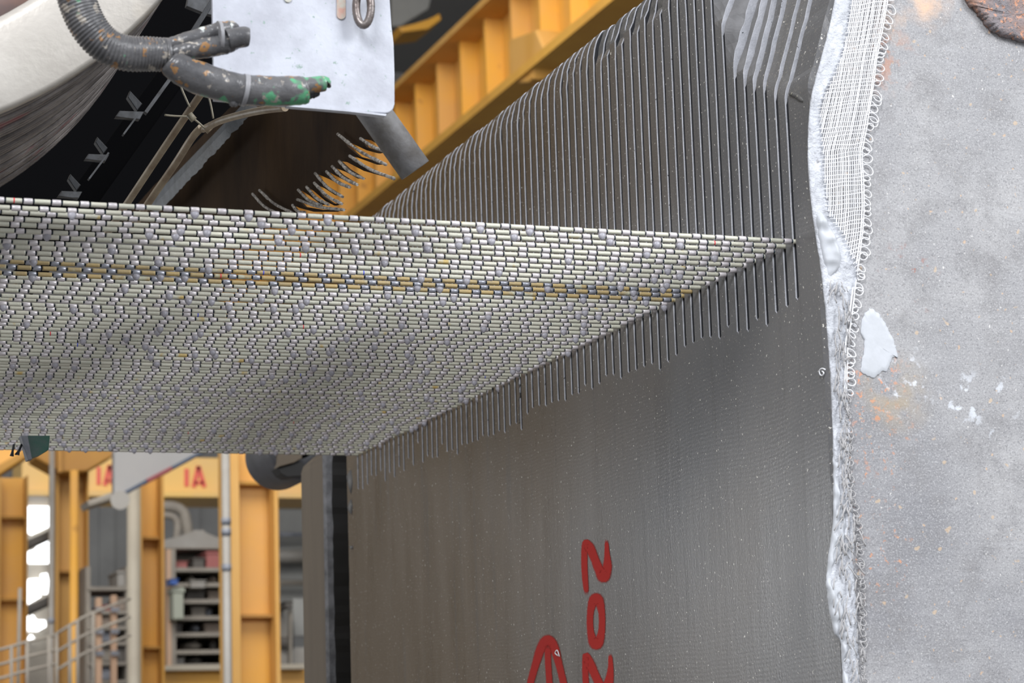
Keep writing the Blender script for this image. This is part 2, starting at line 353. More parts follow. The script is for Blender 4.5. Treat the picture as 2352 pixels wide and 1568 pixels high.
# ================================================================== THE SETTING
FLOOR = -1.95
struct('floor', B(None, ((-9, 12), (-8, 22), (FLOOR - .2, FLOOR))), 'concrete')
WY = 16.5
bm = bmesh.new(); B(bm, ((-9, 1.02), (WY, WY + .2), (FLOOR, 5.5)), ((1.02, 12), (WY, WY + .2), (FLOOR, 5.5)))
for k in range(60): B(bm, ((-9 + k * .35, -9 + k * .35 + .12), (WY - .03, WY), (FLOOR, 5.5)))
struct('wall_back', bm, 'wallgrey')
struct('wall_right', B(None, *[((8.0, 8.2), (-2, WY), (FLOOR, 5.5))] + [((7.95, 8.0), (y * .5 - 2, y * .5 - 1.8), (FLOOR, 5.5)) for y in range(37)]), 'wallpale')
struct('ceiling', B(None, ((-4, 9), (6.5, WY + .2), (5.5, 5.6)), *[((-4, 9), (7 + k, 7.15 + k), (5.3, 5.5)) for k in range(6)]), 'roof')

# ================================================================== THE STONE BLOCK
YS = [-0.00105, 0.0236, 0.04912, 0.07419, 0.09785, 0.12231, 0.14785, 0.17316, 0.19702, 0.22121, 0.24514, 0.26958, 0.29362, 0.31973, 0.34488, 0.36998, 0.39284, 0.41724, 0.44324, 0.46725, 0.49282, 0.51676, 0.54127, 0.56584, 0.59083, 0.615, 0.63946, 0.66238, 0.6881, 0.71345, 0.73798, 0.76205, 0.78697, 0.81263, 0.835, 0.86062, 0.88136, 0.90674, 0.9299, 0.95387, 0.97775, 1.00101, 1.02489, 1.04925, 1.07288, 1.09686, 1.12098, 1.14417, 1.16818, 1.1921, 1.21636, 1.24178, 1.26584, 1.29048, 1.3152, 1.33886, 1.36564, 1.39094, 1.41699, 1.44263, 1.46976, 1.496, 1.52209, 1.54674, 1.57446, 1.60039, 1.6262, 1.65493, 1.68343]
ZE = [-0.0637, -0.0669, -0.0686, -0.0782, -0.067, -0.075, -0.0723, -0.0607, -0.0698, -0.0639, -0.0608, -0.0619, -0.0622, -0.068, -0.071, -0.077, -0.0656, -0.0649, -0.0646, -0.0639, -0.0668, -0.0582, -0.0553, -0.0615, -0.0643, -0.0554, -0.0629, -0.0608, -0.0644, -0.0604, -0.0591, -0.0598, -0.0553, -0.0546, -0.0594, -0.0787, -0.0663, -0.0653, -0.0723, -0.0668, -0.069, -0.0676, -0.0631, -0.067, -0.066, -0.0655, -0.0631, -0.0748, -0.0644, -0.0637, -0.0485, -0.0659, -0.0638, -0.0571, -0.0637, -0.0289, -0.0618, -0.0471, -0.0639, -0.0541, -0.0679, -0.0568, -0.0681, -0.0469, -0.0515, -0.0481, -0.0601, -0.0648, -0.0613]
NW = len(YS); KERF = 0.0068; YF = -0.058; YB = 1.754; ZC = -0.085; XB = 1.6; TOP = 0.415
# edge between the sawn face and the quarry face, read as (height, x)
CORN = []
for px, py in [(1938, 1568), (1933, 1470), (1918, 1456), (1906, 1399), (1899, 1340), (1903, 1289), (1910, 1240), (1916, 1191), (1916, 1096), (1914, 1000), (1908, 855), (1896, 702), (1884, 600), (1874, 540), (1867, 490), (1860, 430), (1856, 360), (1857, 300), (1861, 240), (1866, 216), (1871, 192), (1894, 106), (1906, 61), (1918, 0)]:
    p = onY(px, py, YF); CORN.append((p.z, p.x))
CORN.append((CORN[-1][0] + .16, CORN[-1][1] + .06))
def cornx(z): return (lerp(CORN, z) if z > .12 else max(-.0035, min(.003, lerp(CORN, z)))) + .0012 * nz(z * 60, 3) + .0006 * nz(z * 200, 8)
SK = [.159, .170, .187, .195, .208, .225, .285]          # height where the broken corner starts, at each saw cut
SM = [.32, .31, .31, .31, .33, .35, .40]
SB = [.0015, .0015, .0025, .004, .0055, .0075, .005]     # how far the slab beyond each cut stands proud of the nearer one
def shift(i, z):
    if i >= 7 or z < SK[i]: return 0.0
    d = z - SK[i]; return SM[i] * d * min(1, d / .03 + .2) + .0012 * nz(z * 45, i * .7) * min(1, d / .03)
def proud(i, z):
    if i < 0 or i >= 7 or z < SK[i] - .004: return 0.0
    return SB[i] * min(1, (z - SK[i] + .004) / .035) * (1 + .35 * nz(z * 60, i))
def recess(k, z, top):
    r = 0.0
    u = (top - z) / .055
    if u < 1:
        r += .020 * (1 - math.sqrt(max(0, 1 - (1 - u) ** 2))) + .0015 * nz(z * 90, k * 1.7)
    if 14 <= k <= 22:                       # long chip below the top edge
        zc = TOP - .040 + .003 * nz(k * .9)
        if z > zc: r += .004
    return r
block = thing('stone_block', 'big dark granite block half sawn into slabs, red spray numbers on its wet face', 'stone block', (0.8, 0.85, FLOOR + .25))
def slot_wob(i, z): return .0006 * nz(z * 14, i * 3.1) + .00025 * nz(z * 90, i * 1.3) - (.0022 * max(0, z - .1) if i > 8 else 0)
for k in range(NW + 1):
    top = TOP + .0035 * nz(k * .83, 5) + .002 * nz(k * 3.3, 9)
    y0 = YF if k == 0 else YS[k - 1]; y1 = YB if k == NW else YS[k]
    zs = sorted(set([ZC, -.08] + [ZE[k - 1] + d for d in (-.002, .0005, .002)] * (k > 0) + [ZE[min(k, NW - 1)] + d for d in (-.002, .0005, .002)] + [-.045 + .012 * j for j in range(38)] + [top - .03, top - .02, top - .01, top - .004, top - .001] + [q + d for q in ([SK[k]] if k < 7 else []) + ([SK[k - 1]] if 0 < k < 8 else []) for d in (-.004, 0, .004, .01, .018)]))
    zs = [z for z in zs if ZC <= z < top] + [top]
    bm = bmesh.new(); prev = None
    for z in zs:
        def half(i):
            return KERF / 2 * min(1, max(0, (z - ZE[i]) / .0012))
        ya = YF if k == 0 else YS[k - 1] + half(k - 1) + (slot_wob(k - 1, z) if z > ZE[k - 1] else 0)
        yb = YB + .0015 * nz(z * 30, 2) if k == NW else YS[k] - half(k) + (slot_wob(k, z) if z > ZE[k] else 0)
        if k == NW and z < ZC + .01: yb = YB
        r = recess(k, z, top)
        rn = r + max(0, shift(k - 1, z) - proud(k - 1, z)) if k else cornx(z) + r      # near edge
        rf = r + shift(k, z)                                                           # far edge
        lip = .0011 + (max(0, shift(k - 1, z) - rn + r) + proud(k - 1, z) + .001 * (proud(k - 1, z) > 0) if k else 0)
        ca = 0.0004 if (k == 0 or z > ZE[k - 1] + .001) else 0.0
        cb_ = 0.0004 if (k == NW or z > ZE[k] + .001) else 0.0
        ym = (ya + yb) / 2
        row = [bm.verts.new((XB, ya, z)), bm.verts.new((rn + ca + lip, ya, z)), bm.verts.new((rn + ca, ya, z)), bm.verts.new((rn, ya + .0005, z)), bm.verts.new((rf, ya + .006, z)) if k == 0 else bm.verts.new(((rn + rf) / 2 if k < 8 else r, ym, z)), bm.verts.new((rf, yb - .0005, z)), bm.verts.new((rf + cb_, yb, z)), bm.verts.new((XB, yb, z))]
        if prev:
            for j in range(7):
                f = bm.faces.new((prev[j], prev[j + 1], row[j + 1], row[j]))
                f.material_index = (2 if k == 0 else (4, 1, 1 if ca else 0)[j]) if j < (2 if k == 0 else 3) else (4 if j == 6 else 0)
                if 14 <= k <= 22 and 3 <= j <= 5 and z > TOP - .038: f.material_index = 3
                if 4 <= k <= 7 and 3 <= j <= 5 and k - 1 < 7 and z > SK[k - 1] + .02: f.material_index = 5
            f = bm.faces.new((prev[7], prev[0], row[0], row[7])); f.material_index = 2
        prev = row
    bm.faces.new(prev).material_index = 3
    bmesh.ops.recalc_face_normals(bm, faces=bm.faces[:])
    obj('slab', bm, None, block, mats=['sawn', 'slot', 'raw', 'chip', 'slotshade', 'smear'])
# uncut lower body
bm = bmesh.new(); prev = None
zs = [FLOOR + .25, -1.2, -.7] + [-.5 + .0075 * j for j in range(56)] + [ZC]
zs = sorted(z for z in set(zs) if z <= ZC)
for z in zs:
    xc = cornx(z) if z > -.52 else 0.0
    e = max(0, nz(z * 22, 4)) * .004 * (1 if z < -.12 else 0)
    row = [bm.verts.new((XB, YF, z)), bm.verts.new((xc + .0005, YF, z)), bm.verts.new((xc, YF + .0007, z)), bm.verts.new((0, YF + .006, z)), bm.verts.new((0, .9, z)), bm.verts.new((0, YB - .002 - e, z)), bm.verts.new((.003, YB - e * .5, z)), bm.verts.new((XB, YB, z))]
    if prev:
        for j in range(7):
            bm.faces.new((prev[j], prev[j + 1], row[j + 1], row[j])).material_index = 1 if j == 0 else 0
        bm.faces.new((prev[7], prev[0], row[0], row[7])).material_index = 1
    else: bm.faces.new(row)
    prev = row
bm.faces.new(prev)
bmesh.ops.recalc_face_normals(bm, faces=bm.faces[:])
obj('uncut_base', bm, None, block, mats=['sawn', 'raw'])

# bed trolley under both blocks
tr = thing('block_trolley', 'low steel trolley carrying the stone blocks, below the picture', 'trolley', (0.8, 2, FLOOR))
obj('deck', B(None, ((-.1, 1.75), (-.2, 4.6), (FLOOR + .13, FLOOR + .25))), 'steel', tr)
for xx in (.1, 1.5):
    for yy in (.3, 2.2, 4.1): obj('wheel', tube([(xx - .04, yy, FLOOR + .075), (xx + .04, yy, FLOOR + .075)], .075, n=24), 'steel', tr)

# chips on the far edge, and a stepped chip near the corner
def chip(name, pts, thick, m, parent, label=None, seed=0):
    bm = bmesh.new(); c = sum((Vector(p) for p in pts), Vector()) / len(pts)
    top = bm.verts.new(c + Vector(thick)); vs = [bm.verts.new(p) for p in pts]
    mid = [bm.verts.new(Vector(p).lerp(c, .3) + Vector(thick) * (.75 + .3 * nz(i * 1.3, seed))) for i, p in enumerate(pts)]
    n = len(pts)
    for i in range(n):
        bm.faces.new((vs[i], vs[(i + 1) % n], mid[(i + 1) % n], mid[i])); bm.faces.new((mid[i], mid[(i + 1) % n], top))
    bm.faces.new(vs[::-1]); bmesh.ops.recalc_face_normals(bm, faces=bm.faces[:])
    o = obj(name, bm, m, parent, smooth=True)
    if label: o['label'] = label
    return o
for seed, poly in enumerate([[(808, 1075), (803, 1076), (797, 1090), (799, 1100), (802, 1115), (808, 1140), (812, 1110)], [(808, 1142), (801, 1155), (801, 1165), (804, 1180), (810, 1185), (811, 1160)], [(812, 1252), (805, 1253), (804, 1258), (812, 1262)]]):
    chip('resin_flake', [onX(x, y, 0.0) + Vector((.002, 0, 0)) for x, y in poly], (-.006, .002, 0), 'chip', block, 'pale flake curling off the far edge', seed)
chip('stepped_chip', [onX(x, y, .0012) for x, y in [(1814, 209), (1830, 213), (1842, 220), (1850, 232), (1849, 239), (1840, 236), (1828, 227), (1812, 220)]], (-.004, 0, .002), 'chip', block, 'small broken step at the corner', 5)

# ---------------- resin slurry along the corner
def px_strip(name, left, right, m, parent, thick, y0, y1, nx=10, ny=110, rough=1.0, seed=0, label=None):
    bm = bmesh.new(); rows = []
    for j in range(ny + 1):
        py = y0 + (y1 - y0) * j / ny; xl, xr = lerp(left, py), lerp(right, py); row = []
        for i in range(nx + 1):
            u = i / nx; px = xl + (xr - xl) * u; p = onY(px, py, YF)
            edge = min(1, 4 * (1 - u) + .05) * min(1, 6 * u + .35)
            edge *= min(1, j / 10 + .05, (ny - j) / 10 + .05); h = thick * edge * (.55 + rough * (.7 * nz(px * .03, py * .018, seed) + .45 * nz(px * .09, py * .05, seed + 3)))
            row.append(bm.verts.new(p + Vector((0, -max(.0003, h), 0))))
        rows.append(row)
    for a, b in zip(rows, rows[1:]):
        for i in range(nx):
            bm.faces.new((a[i], a[i + 1], b[i + 1], b[i])).smooth = True
    # closed back
    back = [[bm.verts.new(Vector((v.co.x, YF + .0003, v.co.z))) for v in (r[0], r[-1])] for r in rows]
    for j in range(ny):
        bm.faces.new((rows[j][0], rows[j + 1][0], back[j + 1][0], back[j][0]))
        bm.faces.new((rows[j][-1], back[j][1], back[j + 1][1], rows[j + 1][-1]))
    bmesh.ops.recalc_face_normals(bm, faces=bm.faces[:])
    o = obj(name, bm, m, parent)
    if label: o['label'] = label
    return o
LEFT = [(-60, 1932), (0, 1918), (61, 1906), (106, 1894), (192, 1871), (216, 1865), (240, 1861), (300, 1857), (360, 1856), (430, 1860), (490, 1867), (540, 1874), (600, 1884), (702, 1896), (855, 1908), (1000, 1914), (1096, 1916), (1191, 1916), (1240, 1910), (1289, 1903), (1340, 1899), (1399, 1906), (1456, 1918), (1470, 1933), (1568, 1938), (1640, 1940)]
def wobble(pts, y0, y1, amp, step=6, seed=0):
    return [(y, lerp(pts, y) + amp * nz(y * .06, seed) + amp * .6 * nz(y * .21, seed + 2)) for y in np.arange(y0, y1 + step, step)]
RES1 = [(-60, 1968), (0, 1957), (60, 1953), (120, 1943), (190, 1910), (240, 1886), (300, 1888), (400, 1896), (480, 1906), (520, 1930), (560, 1950), (600, 1968), (650, 1968), (700, 1950), (760, 1946), (800, 1940), (860, 1943), (900, 1948), (1000, 1952), (1100, 1948), (1200, 1962), (1300, 1960), (1400, 1968), (1500, 1972), (1568, 1975), (1640, 1975)]
px_strip('resin_coat', [(y, x - 1) for y, x in wobble(LEFT, -60, 1640, 1.2, seed=4)], wobble(RES1, -60, 1640, 5, seed=7), 'resin', block, .0032, -60, 1640, nx=16, ny=300, seed=1, label='pale grey slurry crust along the corner')
# second ragged lip standing off the corner in the lower part
px_strip('resin_lip', [(y, x - 2) for y, x in wobble(LEFT, 1030, 1640, 2, seed=14)], wobble([(1030, 1918), (1060, 1925), (1150, 1930), (1200, 1948), (1260, 1940), (1330, 1938), (1420, 1944), (1500, 1952), (1640, 1955)], 1030, 1640, 4, seed=17), 'resin_smooth', block, .006, 1030, 1640, nx=10, ny=130, seed=9, label='smooth folded lip of dried slurry')
px_strip('resin_lip', wobble([(470, 1872), (520, 1874), (560, 1882), (640, 1900)], 470, 640, 1, seed=24), wobble([(470, 1876), (500, 1895), (540, 1918), (590, 1936), (615, 1930), (640, 1903)], 470, 640, 2, seed=27), 'resin_smooth', block, .008, 470, 640, nx=8, ny=40, seed=19)
# dull fuzzy fibres in the lower part
MESHR = [(-60, 2044), (0, 2040), (61, 2029), (143, 2014), (204, 2006), (306, 1989), (348, 1981), (407, 1984), (472, 1986), (530, 1983), (577, 1977), (640, 1968), (720, 1958), (800, 1948), (900, 1946), (960, 1952), (1060, 1954), (1120, 1956), (1200, 1975), (1300, 1982), (1400, 1984), (1500, 1985), (1568, 1990), (1640, 1992)]
# woven cloth
cloth = bmesh.new()
def strand(bm, path, wd, th, mi=0):
    """flat ribbon strand: path of (px, py, lift)"""
    prev = None; pts = [onY(px, py, YF - l) for px, py, l in path]
    for i, p in enumerate(pts):
        t = (pts[min(i + 1, len(pts) - 1)] - pts[max(0, i - 1)]).normalized(); s = t.cross(Vector((0, 1, 0))).normalized() * wd / 2
        ring = [bm.verts.new(p - s), bm.verts.new(p + Vector((0, -th, 0)) - s * .4), bm.verts.new(p + Vector((0, -th, 0)) + s * .4), bm.verts.new(p + s)]
        if prev:
            for k in range(3):
                f = bm.faces.new((prev[k], prev[k + 1], ring[k + 1], ring[k])); f.smooth = True; f.material_index = mi
        prev = ring
random.seed(3)
CL = [(-60, 1978), (0, 1958), (120, 1938), (200, 1905), (240, 1880), (300, 1886), (480, 1900), (500, 1908), (540, 1935), (600, 1962), (640, 1975), (700, 2000)]
NL = 26; SP = 4.7
for k in range(NL):
    path = []; w_ = random.uniform(.0008, .0015) * (1.5 if k in (0, 1, 8, 15) else 1)
    for py in np.arange(-60, 900, 6):
        px = lerp(MESHR, py) - 1 - SP * k * (1 - .12 * math.sin(py * .006 + 1)) + 1.2 * nz(py * .012, k * .7) + .7 * nz(py * .05, k * 2.1)
        ok = px > lerp(CL, py) + 5 * nz(py * .07, 4) if py < 640 else (k < 2 and nz(py * .03, k) > -.25)
        if ok: path.append((px, py, .0040 + .0005 * math.sin(py * .5 + k * math.pi)))
        else:
            if len(path) > 3: strand(cloth, path, w_, .0005)
            path = []
    if len(path) > 3: strand(cloth, path, w_, .0005)
py = -60
while py < 650:
    xr = lerp(MESHR, py) + 1; xl = lerp(CL, py) - 4; n = max(4, int((xr - xl) / 4)); path = []
    for i in range(n + 1):
        u = i / n; path.append((xl + (xr - xl) * u, py + 4 * nz(u * 2, py * .05) - 10 * u, .0040 + .0005 * math.cos(u * n * math.pi)))
    strand(cloth, path, random.uniform(.0006, .0011), .0005)
    py += random.uniform(8, 12)
clo = obj('woven_cloth', cloth, 'fibre', block); clo['label'] = 'white open weave fibreglass cloth'
def loops(y0, y1, step, m, name, rad=(7, 12), seed=1, edge=MESHR, off=0):
    random.seed(seed); bm = bmesh.new(); y = y0
    while y < y1:
        cx = lerp(edge, y) + off; r = random.uniform(*rad); r2 = r * random.uniform(.75, 1.0); sk = random.uniform(-.1, .7)
        pts = []
        for a in np.linspace(-2.6, 2.6, 15):
            px = cx + r * .9 + r * math.cos(a); py_ = y + r2 * math.sin(a) + sk * (px - cx)
            pts.append(onY(px, py_, YF - .003 - .0008 * math.sin(a * 2) - random.uniform(0, .0002)))
        tube(pts, .00062, bm, n=5)
        y += random.uniform(step * .6, step * 1.4)
    return obj(name, bm, m, clo)
loops(-20, 640, 17, 'fibre', 'selvedge_loop_fringe', seed=2)
loops(655, 905, 17, 'fibre', 'selvedge_loop_fringe', seed=5, rad=(6, 10))
loops(905, 1570, 15, 'fibre_dull', 'soaked_loop_fringe', seed=8, rad=(5, 9), off=-10)
random.seed(21); bm = bmesh.new()
for k in range(240):
    y = random.uniform(640, 1580); x = random.uniform(lerp(LEFT, y) + 14, lerp(MESHR, y) - 2)
    L_ = random.uniform(12, 42); a = random.gauss(math.pi / 2, .25)
    tube([onY(x + L_ * t * math.cos(a) + 3 * nz(k, t * 2), y + L_ * t * math.sin(a), YF - .005 - .0015 * math.sin(t * 3)) for t in np.linspace(0, 1, 5)], random.uniform(.0004, .0009), bm, n=4)
o = obj('loose_fibres', bm, 'fibre_dull', block); o['kind'] = 'stuff'; o['label'] = 'slurry soaked loose fibres'
def curl(pts_px, r, m, name, plane):
    obj(name, tube([plane(x, y) for x, y in [tuple(q) for q in smooth_path(pts_px, 5)]], r, n=6), m, block)
curl([(1895, 848), (1888, 846), (1882, 851), (1884, 860), (1889, 862), (1892, 856), (1888, 852)], .0008, 'fibre', 'fibre_curl', lambda x, y: onX(x, y, -.002))
curl([(1285, 1507), (1280, 1493), (1275, 1499), (1281, 1505)], .0009, 'fibre', 'fibre_curl', lambda x, y: onX(x, y, -.002))
# flat resin patch
def patch(name, poly, Y, thick, m, parent, amp=2.5, seed=0, label=None, bumpy=0):
    P = smooth_path(poly + [poly[0]], 6)[:-1]
    P = [(x + amp * nz(x * .13, y * .13, seed), y + amp * nz(x * .13, y * .13, seed + 5)) for x, y in P]
    cx = sum(p[0] for p in P) / len(P); cy = sum(p[1] for p in P) / len(P); bm = bmesh.new(); rings = []
    for s, h in ((1, 0), (1, .5), (.97, 1), (.8, 1.1), (.55, 1), (.28, 1.15)):
        rings.append([bm.verts.new(onY(cx + (x - cx) * s, cy + (y - cy) * s, Y) + Vector((0, -thick * h - (bumpy * (nz((cx + (x - cx) * s) * .05, (cy + (y - cy) * s) * .05) + .5 * nz((cx + (x - cx) * s) * .13, (cy + (y - cy) * s) * .13, 4)) if 0 < h else 0), 0))) for x, y in P])
    c = bm.verts.new(onY(cx, cy, Y) + Vector((0, -thick, 0))); n = len(P)
    for a, b in zip(rings, rings[1:]):
        for i in range(n): bm.faces.new((a[i], a[(i + 1) % n], b[(i + 1) % n], b[i])).smooth = True
    for i in range(n): bm.faces.new((rings[-1][i], rings[-1][(i + 1) % n], c))
    bm.faces.new(rings[0][::-1]); bmesh.ops.recalc_face_normals(bm, faces=bm.faces[:])
    o = obj(name, bm, m, parent)
    if label: o['label'] = label
    return o
patch('resin_patch', [(1996, 708), (2008, 712), (2020, 724), (2035, 745), (2045, 768), (2058, 800), (2062, 822), (2050, 822), (2040, 848), (2022, 856), (2005, 868), (1990, 862), (1976, 852), (1982, 815), (1984, 785), (1976, 760), (1982, 728)], YF + .0002, .0012, 'resin_smooth', block, 4, 3, 'smooth light grey smear of resin')
patch('rust_crust', [(2205, -60), (2215, 0), (2232, 22), (2250, 42), (2262, 60), (2280, 76), (2310, 88), (2345, 97), (2420, 110), (2470, 60), (2470, -60)], YF + .0002, .009, 'rust', block, 6, 8, 'rough rusty brown crust', .002)

# ---------------- red spray paint on the sawn face
def paint(name, strokes, label):
    bm = bmesh.new(); lay = bm.verts.layers.float.new('cover')
    for si, (ctrl, close) in enumerate(strokes):
        P = smooth_path(ctrl, 8); n = len(P); prev = None
        for i, (x, y, wd) in enumerate(P):
            a = P[max(0, i - 1)]; b = P[min(n - 1, i + 1)]
            if close and i in (0, n - 1): a, b = P[n - 2], P[1]
            t = np.array([b[0] - a[0], b[1] - a[1]]); t /= (np.linalg.norm(t) + 1e-9); s = np.array([-t[1], t[0]])
            end = 1.0 if close else min(1, i / 4, (n - 1 - i) / 4)
            row = []
            for q, cv in ((-.62, 0), (-.46, .42), (-.3, 1), (0, 1.1), (.3, 1), (.46, .42), (.62, 0)):
                v = bm.verts.new(onX(x + s[0] * wd * q, y + s[1] * wd * q, -.0005 - .00012 * si - .00002 * (i % 3))); v[lay] = cv * end; row.append(v)
            if prev:
                for k in range(6): bm.faces.new((prev[k], prev[k + 1], row[k + 1], row[k]))
            prev = row
    o = obj(name, bm, 'paint', block); o['label'] = label
    return o
def z8(pts): return [(1180 + x / 4.26, 1200 + y / 4.26, wd / 4.26 * 1.1) for x, y, wd in pts]
paint('painted_digit', [(z8([(905, 150, 34), (912, 300, 50), (915, 420, 85), (880, 530, 110), (835, 460, 90), (790, 350, 80), (740, 240, 90), (700, 200, 60), (690, 350, 60), (698, 550, 56), (715, 720, 44)]), False)], 'red sprayed digit two lying on its side, uppermost')
ell = [(805 + 60 * math.cos(a), 965 + 225 * math.sin(a) * .98, 62 + 46 * abs(math.sin(a)) ** 3) for a in np.linspace(0, 2 * math.pi, 17)]
paint('painted_digit', [(z8(ell), True)], 'red sprayed digit zero')
paint('painted_digit', [(z8([(940, 1270, 36), (948, 1400, 50), (935, 1530, 80), (900, 1640, 110), (850, 1600, 90), (800, 1500, 80), (745, 1380, 90), (705, 1300, 60), (700, 1450, 60), (710, 1650, 56), (725, 1850, 44)]), False)], 'red sprayed digit two cut by the picture edge')
paint('painted_arrow', [(z8([(130, 1720, 60), (165, 1560, 66), (215, 1380, 74), (270, 1220, 90), (330, 1150, 100), (390, 1210, 90), (440, 1380, 70), (485, 1560, 66), (520, 1740, 60)]), False), (z8([(332, 1180, 60), (335, 1350, 60), (348, 1560, 60), (360, 1760, 60)]), False)], 'red sprayed arrow pointing up')
# seams of the stone: thin rough cracks below the wires
for (xs, ya, yb, r, lb) in ((1193, 868, 975, .0020, 'rough slurry filled crack below the wires'), (1275, 900, 1130, .0004, 'faint vertical seam right of the crack')):
    pts = [onX(xs + 3 * nz(y * .06, xs) + (y - ya) * .01, y, .0002) for y in np.arange(ya, yb, 4)]
    obj('stone_seam', tube(pts, [r * (.5 + abs(nz(i * .6, xs)) * 1.6) for i in range(len(pts))], n=6, squash=.4), 'chip', block)['label'] = lb

# ================================================================== SECOND BLOCK BEHIND
Y2 = onX(749, 1300, 0).y; z2 = onX(722, 1040, 0).z
sb = thing('stone_block', 'narrow lower stone block standing behind the first across a dark gap', 'stone block', (0.8, (Y2 + 4.4) / 2, FLOOR + .25))
bm = bmesh.new(); prev = None
yb2 = onX(695, 1300, 0).y
for z in [FLOOR + .25, -1, -.6] + [-.5 + .012 * j for j in range(60)]:
    if z > z2: break
    e = .0045 * nz(z * 25, 1) + .002 * nz(z * 90, 4); rt = max(0, (z - z2 + .03) / .03) ** 3 * .05
    row = [bm.verts.new((XB, Y2, z)), bm.verts.new((.014 + e * 1.0, Y2 + .003 * nz(z * 40), z)), bm.verts.new((.004 + e * .4, Y2 + .003, z)), bm.verts.new((0, Y2 + .012, z)), bm.verts.new((rt * .3, yb2 - rt, z)), bm.verts.new((XB, yb2 + .6, z))]
    if prev:
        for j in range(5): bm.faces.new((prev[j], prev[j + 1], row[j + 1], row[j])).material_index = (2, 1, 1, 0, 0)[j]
        bm.faces.new((prev[5], prev[0], row[0], row[5]))
    prev = row
bm.faces.new(prev); bmesh.ops.recalc_face_normals(bm, faces=bm.faces[:])
M['sawn2'] = mat('dry_brown_sawn_stone', (0.165, 0.13, 0.09), .7, second=(0.13, 0.10, 0.07), nscale=5, streak=(1, 3, .4), bump=.15, bscale=150)
M['roughgrey'] = mat('rough_grey_slurry', (0.22, 0.22, 0.23), .7, second=(0.10, 0.10, 0.105), nscale=35, bump=.6, bscale=150)
M['gapdark'] = mat('gap_shade_and_dark_rubber', (0.022, 0.020, 0.018), .6, second=(0.012, 0.011, 0.010), nscale=4)  # shade between the blocks put into the end face; also dark rubber
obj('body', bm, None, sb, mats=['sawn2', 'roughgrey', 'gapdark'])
# dark rounded fender beside it
c = onY(672, 1045, 2.6); fd = thing('rubber_fender', 'dark rounded rubber fender showing below the wires beside the rear block', 'fender', c)
cc = onY(690, 1022, 2.6); bm = bmesh.new(); prev = None
M['rubber'] = mat('dark_grey_rubber', (0.10, 0.10, 0.11), .5, second=(0.05, 0.05, 0.055), nscale=12)
for (yy, rp_) in [(2.60, 30), (2.60, 52), (2.605, 56), (2.60, 60), (2.603, 70), (2.62, 75), (2.80, 75), (2.82, 66), (2.82, 20)]:
    rr = mm(rp_, 2.6); ring = [bm.verts.new((cc.x + rr * math.cos(a), yy, cc.z + rr * math.sin(a))) for a in np.linspace(0, 2 * math.pi, 49)[:-1]]
    if prev:
        for k in range(48): bm.faces.new((prev[k], prev[(k + 1) % 48], ring[(k + 1) % 48], ring[k])).smooth = True
    prev = ring
bmesh.ops.recalc_face_normals(bm, faces=bm.faces[:])
obj('shell', bm, 'rubber', fd)
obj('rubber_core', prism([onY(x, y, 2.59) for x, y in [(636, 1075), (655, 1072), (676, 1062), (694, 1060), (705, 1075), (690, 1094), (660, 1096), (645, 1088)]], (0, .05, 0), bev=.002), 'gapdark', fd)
obj('bracket', prism([onY(x, y, 2.58) for x, y in [(640, 1030), (694, 1030), (694, 1052), (676, 1062), (640, 1072)]], (0, .04, 0), bev=.002), 'sawn2', fd)

# ================================================================== DIAMOND WIRES
PITCH = .0272; BR = .00305; BL = .0086; SR = .00255
def revolve_x(prof, n=10, bm=None):
    bm = bm or bmesh.new(); prev = None
    for x, r, mi in prof:
        ring = [bm.verts.new((x, r * math.cos(2 * math.pi * k / n), r * math.sin(2 * math.pi * k / n))) for k in range(n)]
        if prev:
            for k in range(n):
                f = bm.faces.new((prev[k], prev[(k + 1) % n], ring[(k + 1) % n], ring[k])); f.material_index = mi; f.smooth = True
        prev = ring
    return bm
def cable_mesh(name, sleeve, k0=0):
    """cable lattice; beads below index k0 (outside the picture) are moulded in, the others are parts of their own"""
    prof = []; x = -1.45; kk = -1; h = BL / 2
    while x < .34:
        kk += 1
        a = x + BL / 2 + .0017; b = x + PITCH - BL / 2 - .0017
        if kk < k0: prof += [(x - h, .0017, 1), (x - h, BR * .84, 2), (x - h + .0006, BR, 2), (x + h - .0006, BR, 2), (x + h, BR * .84, 2), (x + h, .0017, 2)]
        prof += [(x + h * (kk < k0), .0017, 1), (a - .0002, .0017, 1), (a, SR, 1)]
        prof += [(a + (b - a) * t, SR * (1 + .02 * math.sin(t * 9 + x * 50)), 0) for t in (.12, .5, .88)]
        prof += [(b, SR, 0), (b + .0002, .0017, 1)]
        x += PITCH
    me = bpy.data.meshes.new(name); bm = revolve_x(prof); bm.to_mesh(me); bm.free()
    me.materials.append(M[sleeve]); me.materials.append(M['gap']); me.materials.append(M['bead_grey' if sleeve == 'sleeve_stained' else 'bead']); return me
CABLES = {}
def cable(sleeve, k0):
    if (sleeve, k0) not in CABLES: CABLES[(sleeve, k0)] = cable_mesh('cable', sleeve, k0)
    return CABLES[(sleeve, k0)]
def bead_mesh(m):
    h = BL / 2; bm = revolve_x([(-h, .0016, 0), (-h, BR * .84, 0), (-h + .0006, BR, 0), (h - .0006, BR, 0), (h, BR * .84, 0), (h, .0016, 0)], 12)
    for f in bm.faces:
        if abs(f.calc_center_median().x) > h - .0001: f.smooth = False
    me = bpy.data.meshes.new('bead'); bm.to_mesh(me); bm.free(); me.materials.append(M[m]); return me
BEAD = bead_mesh('bead'); BEADG = bead_mesh('bead_grey')
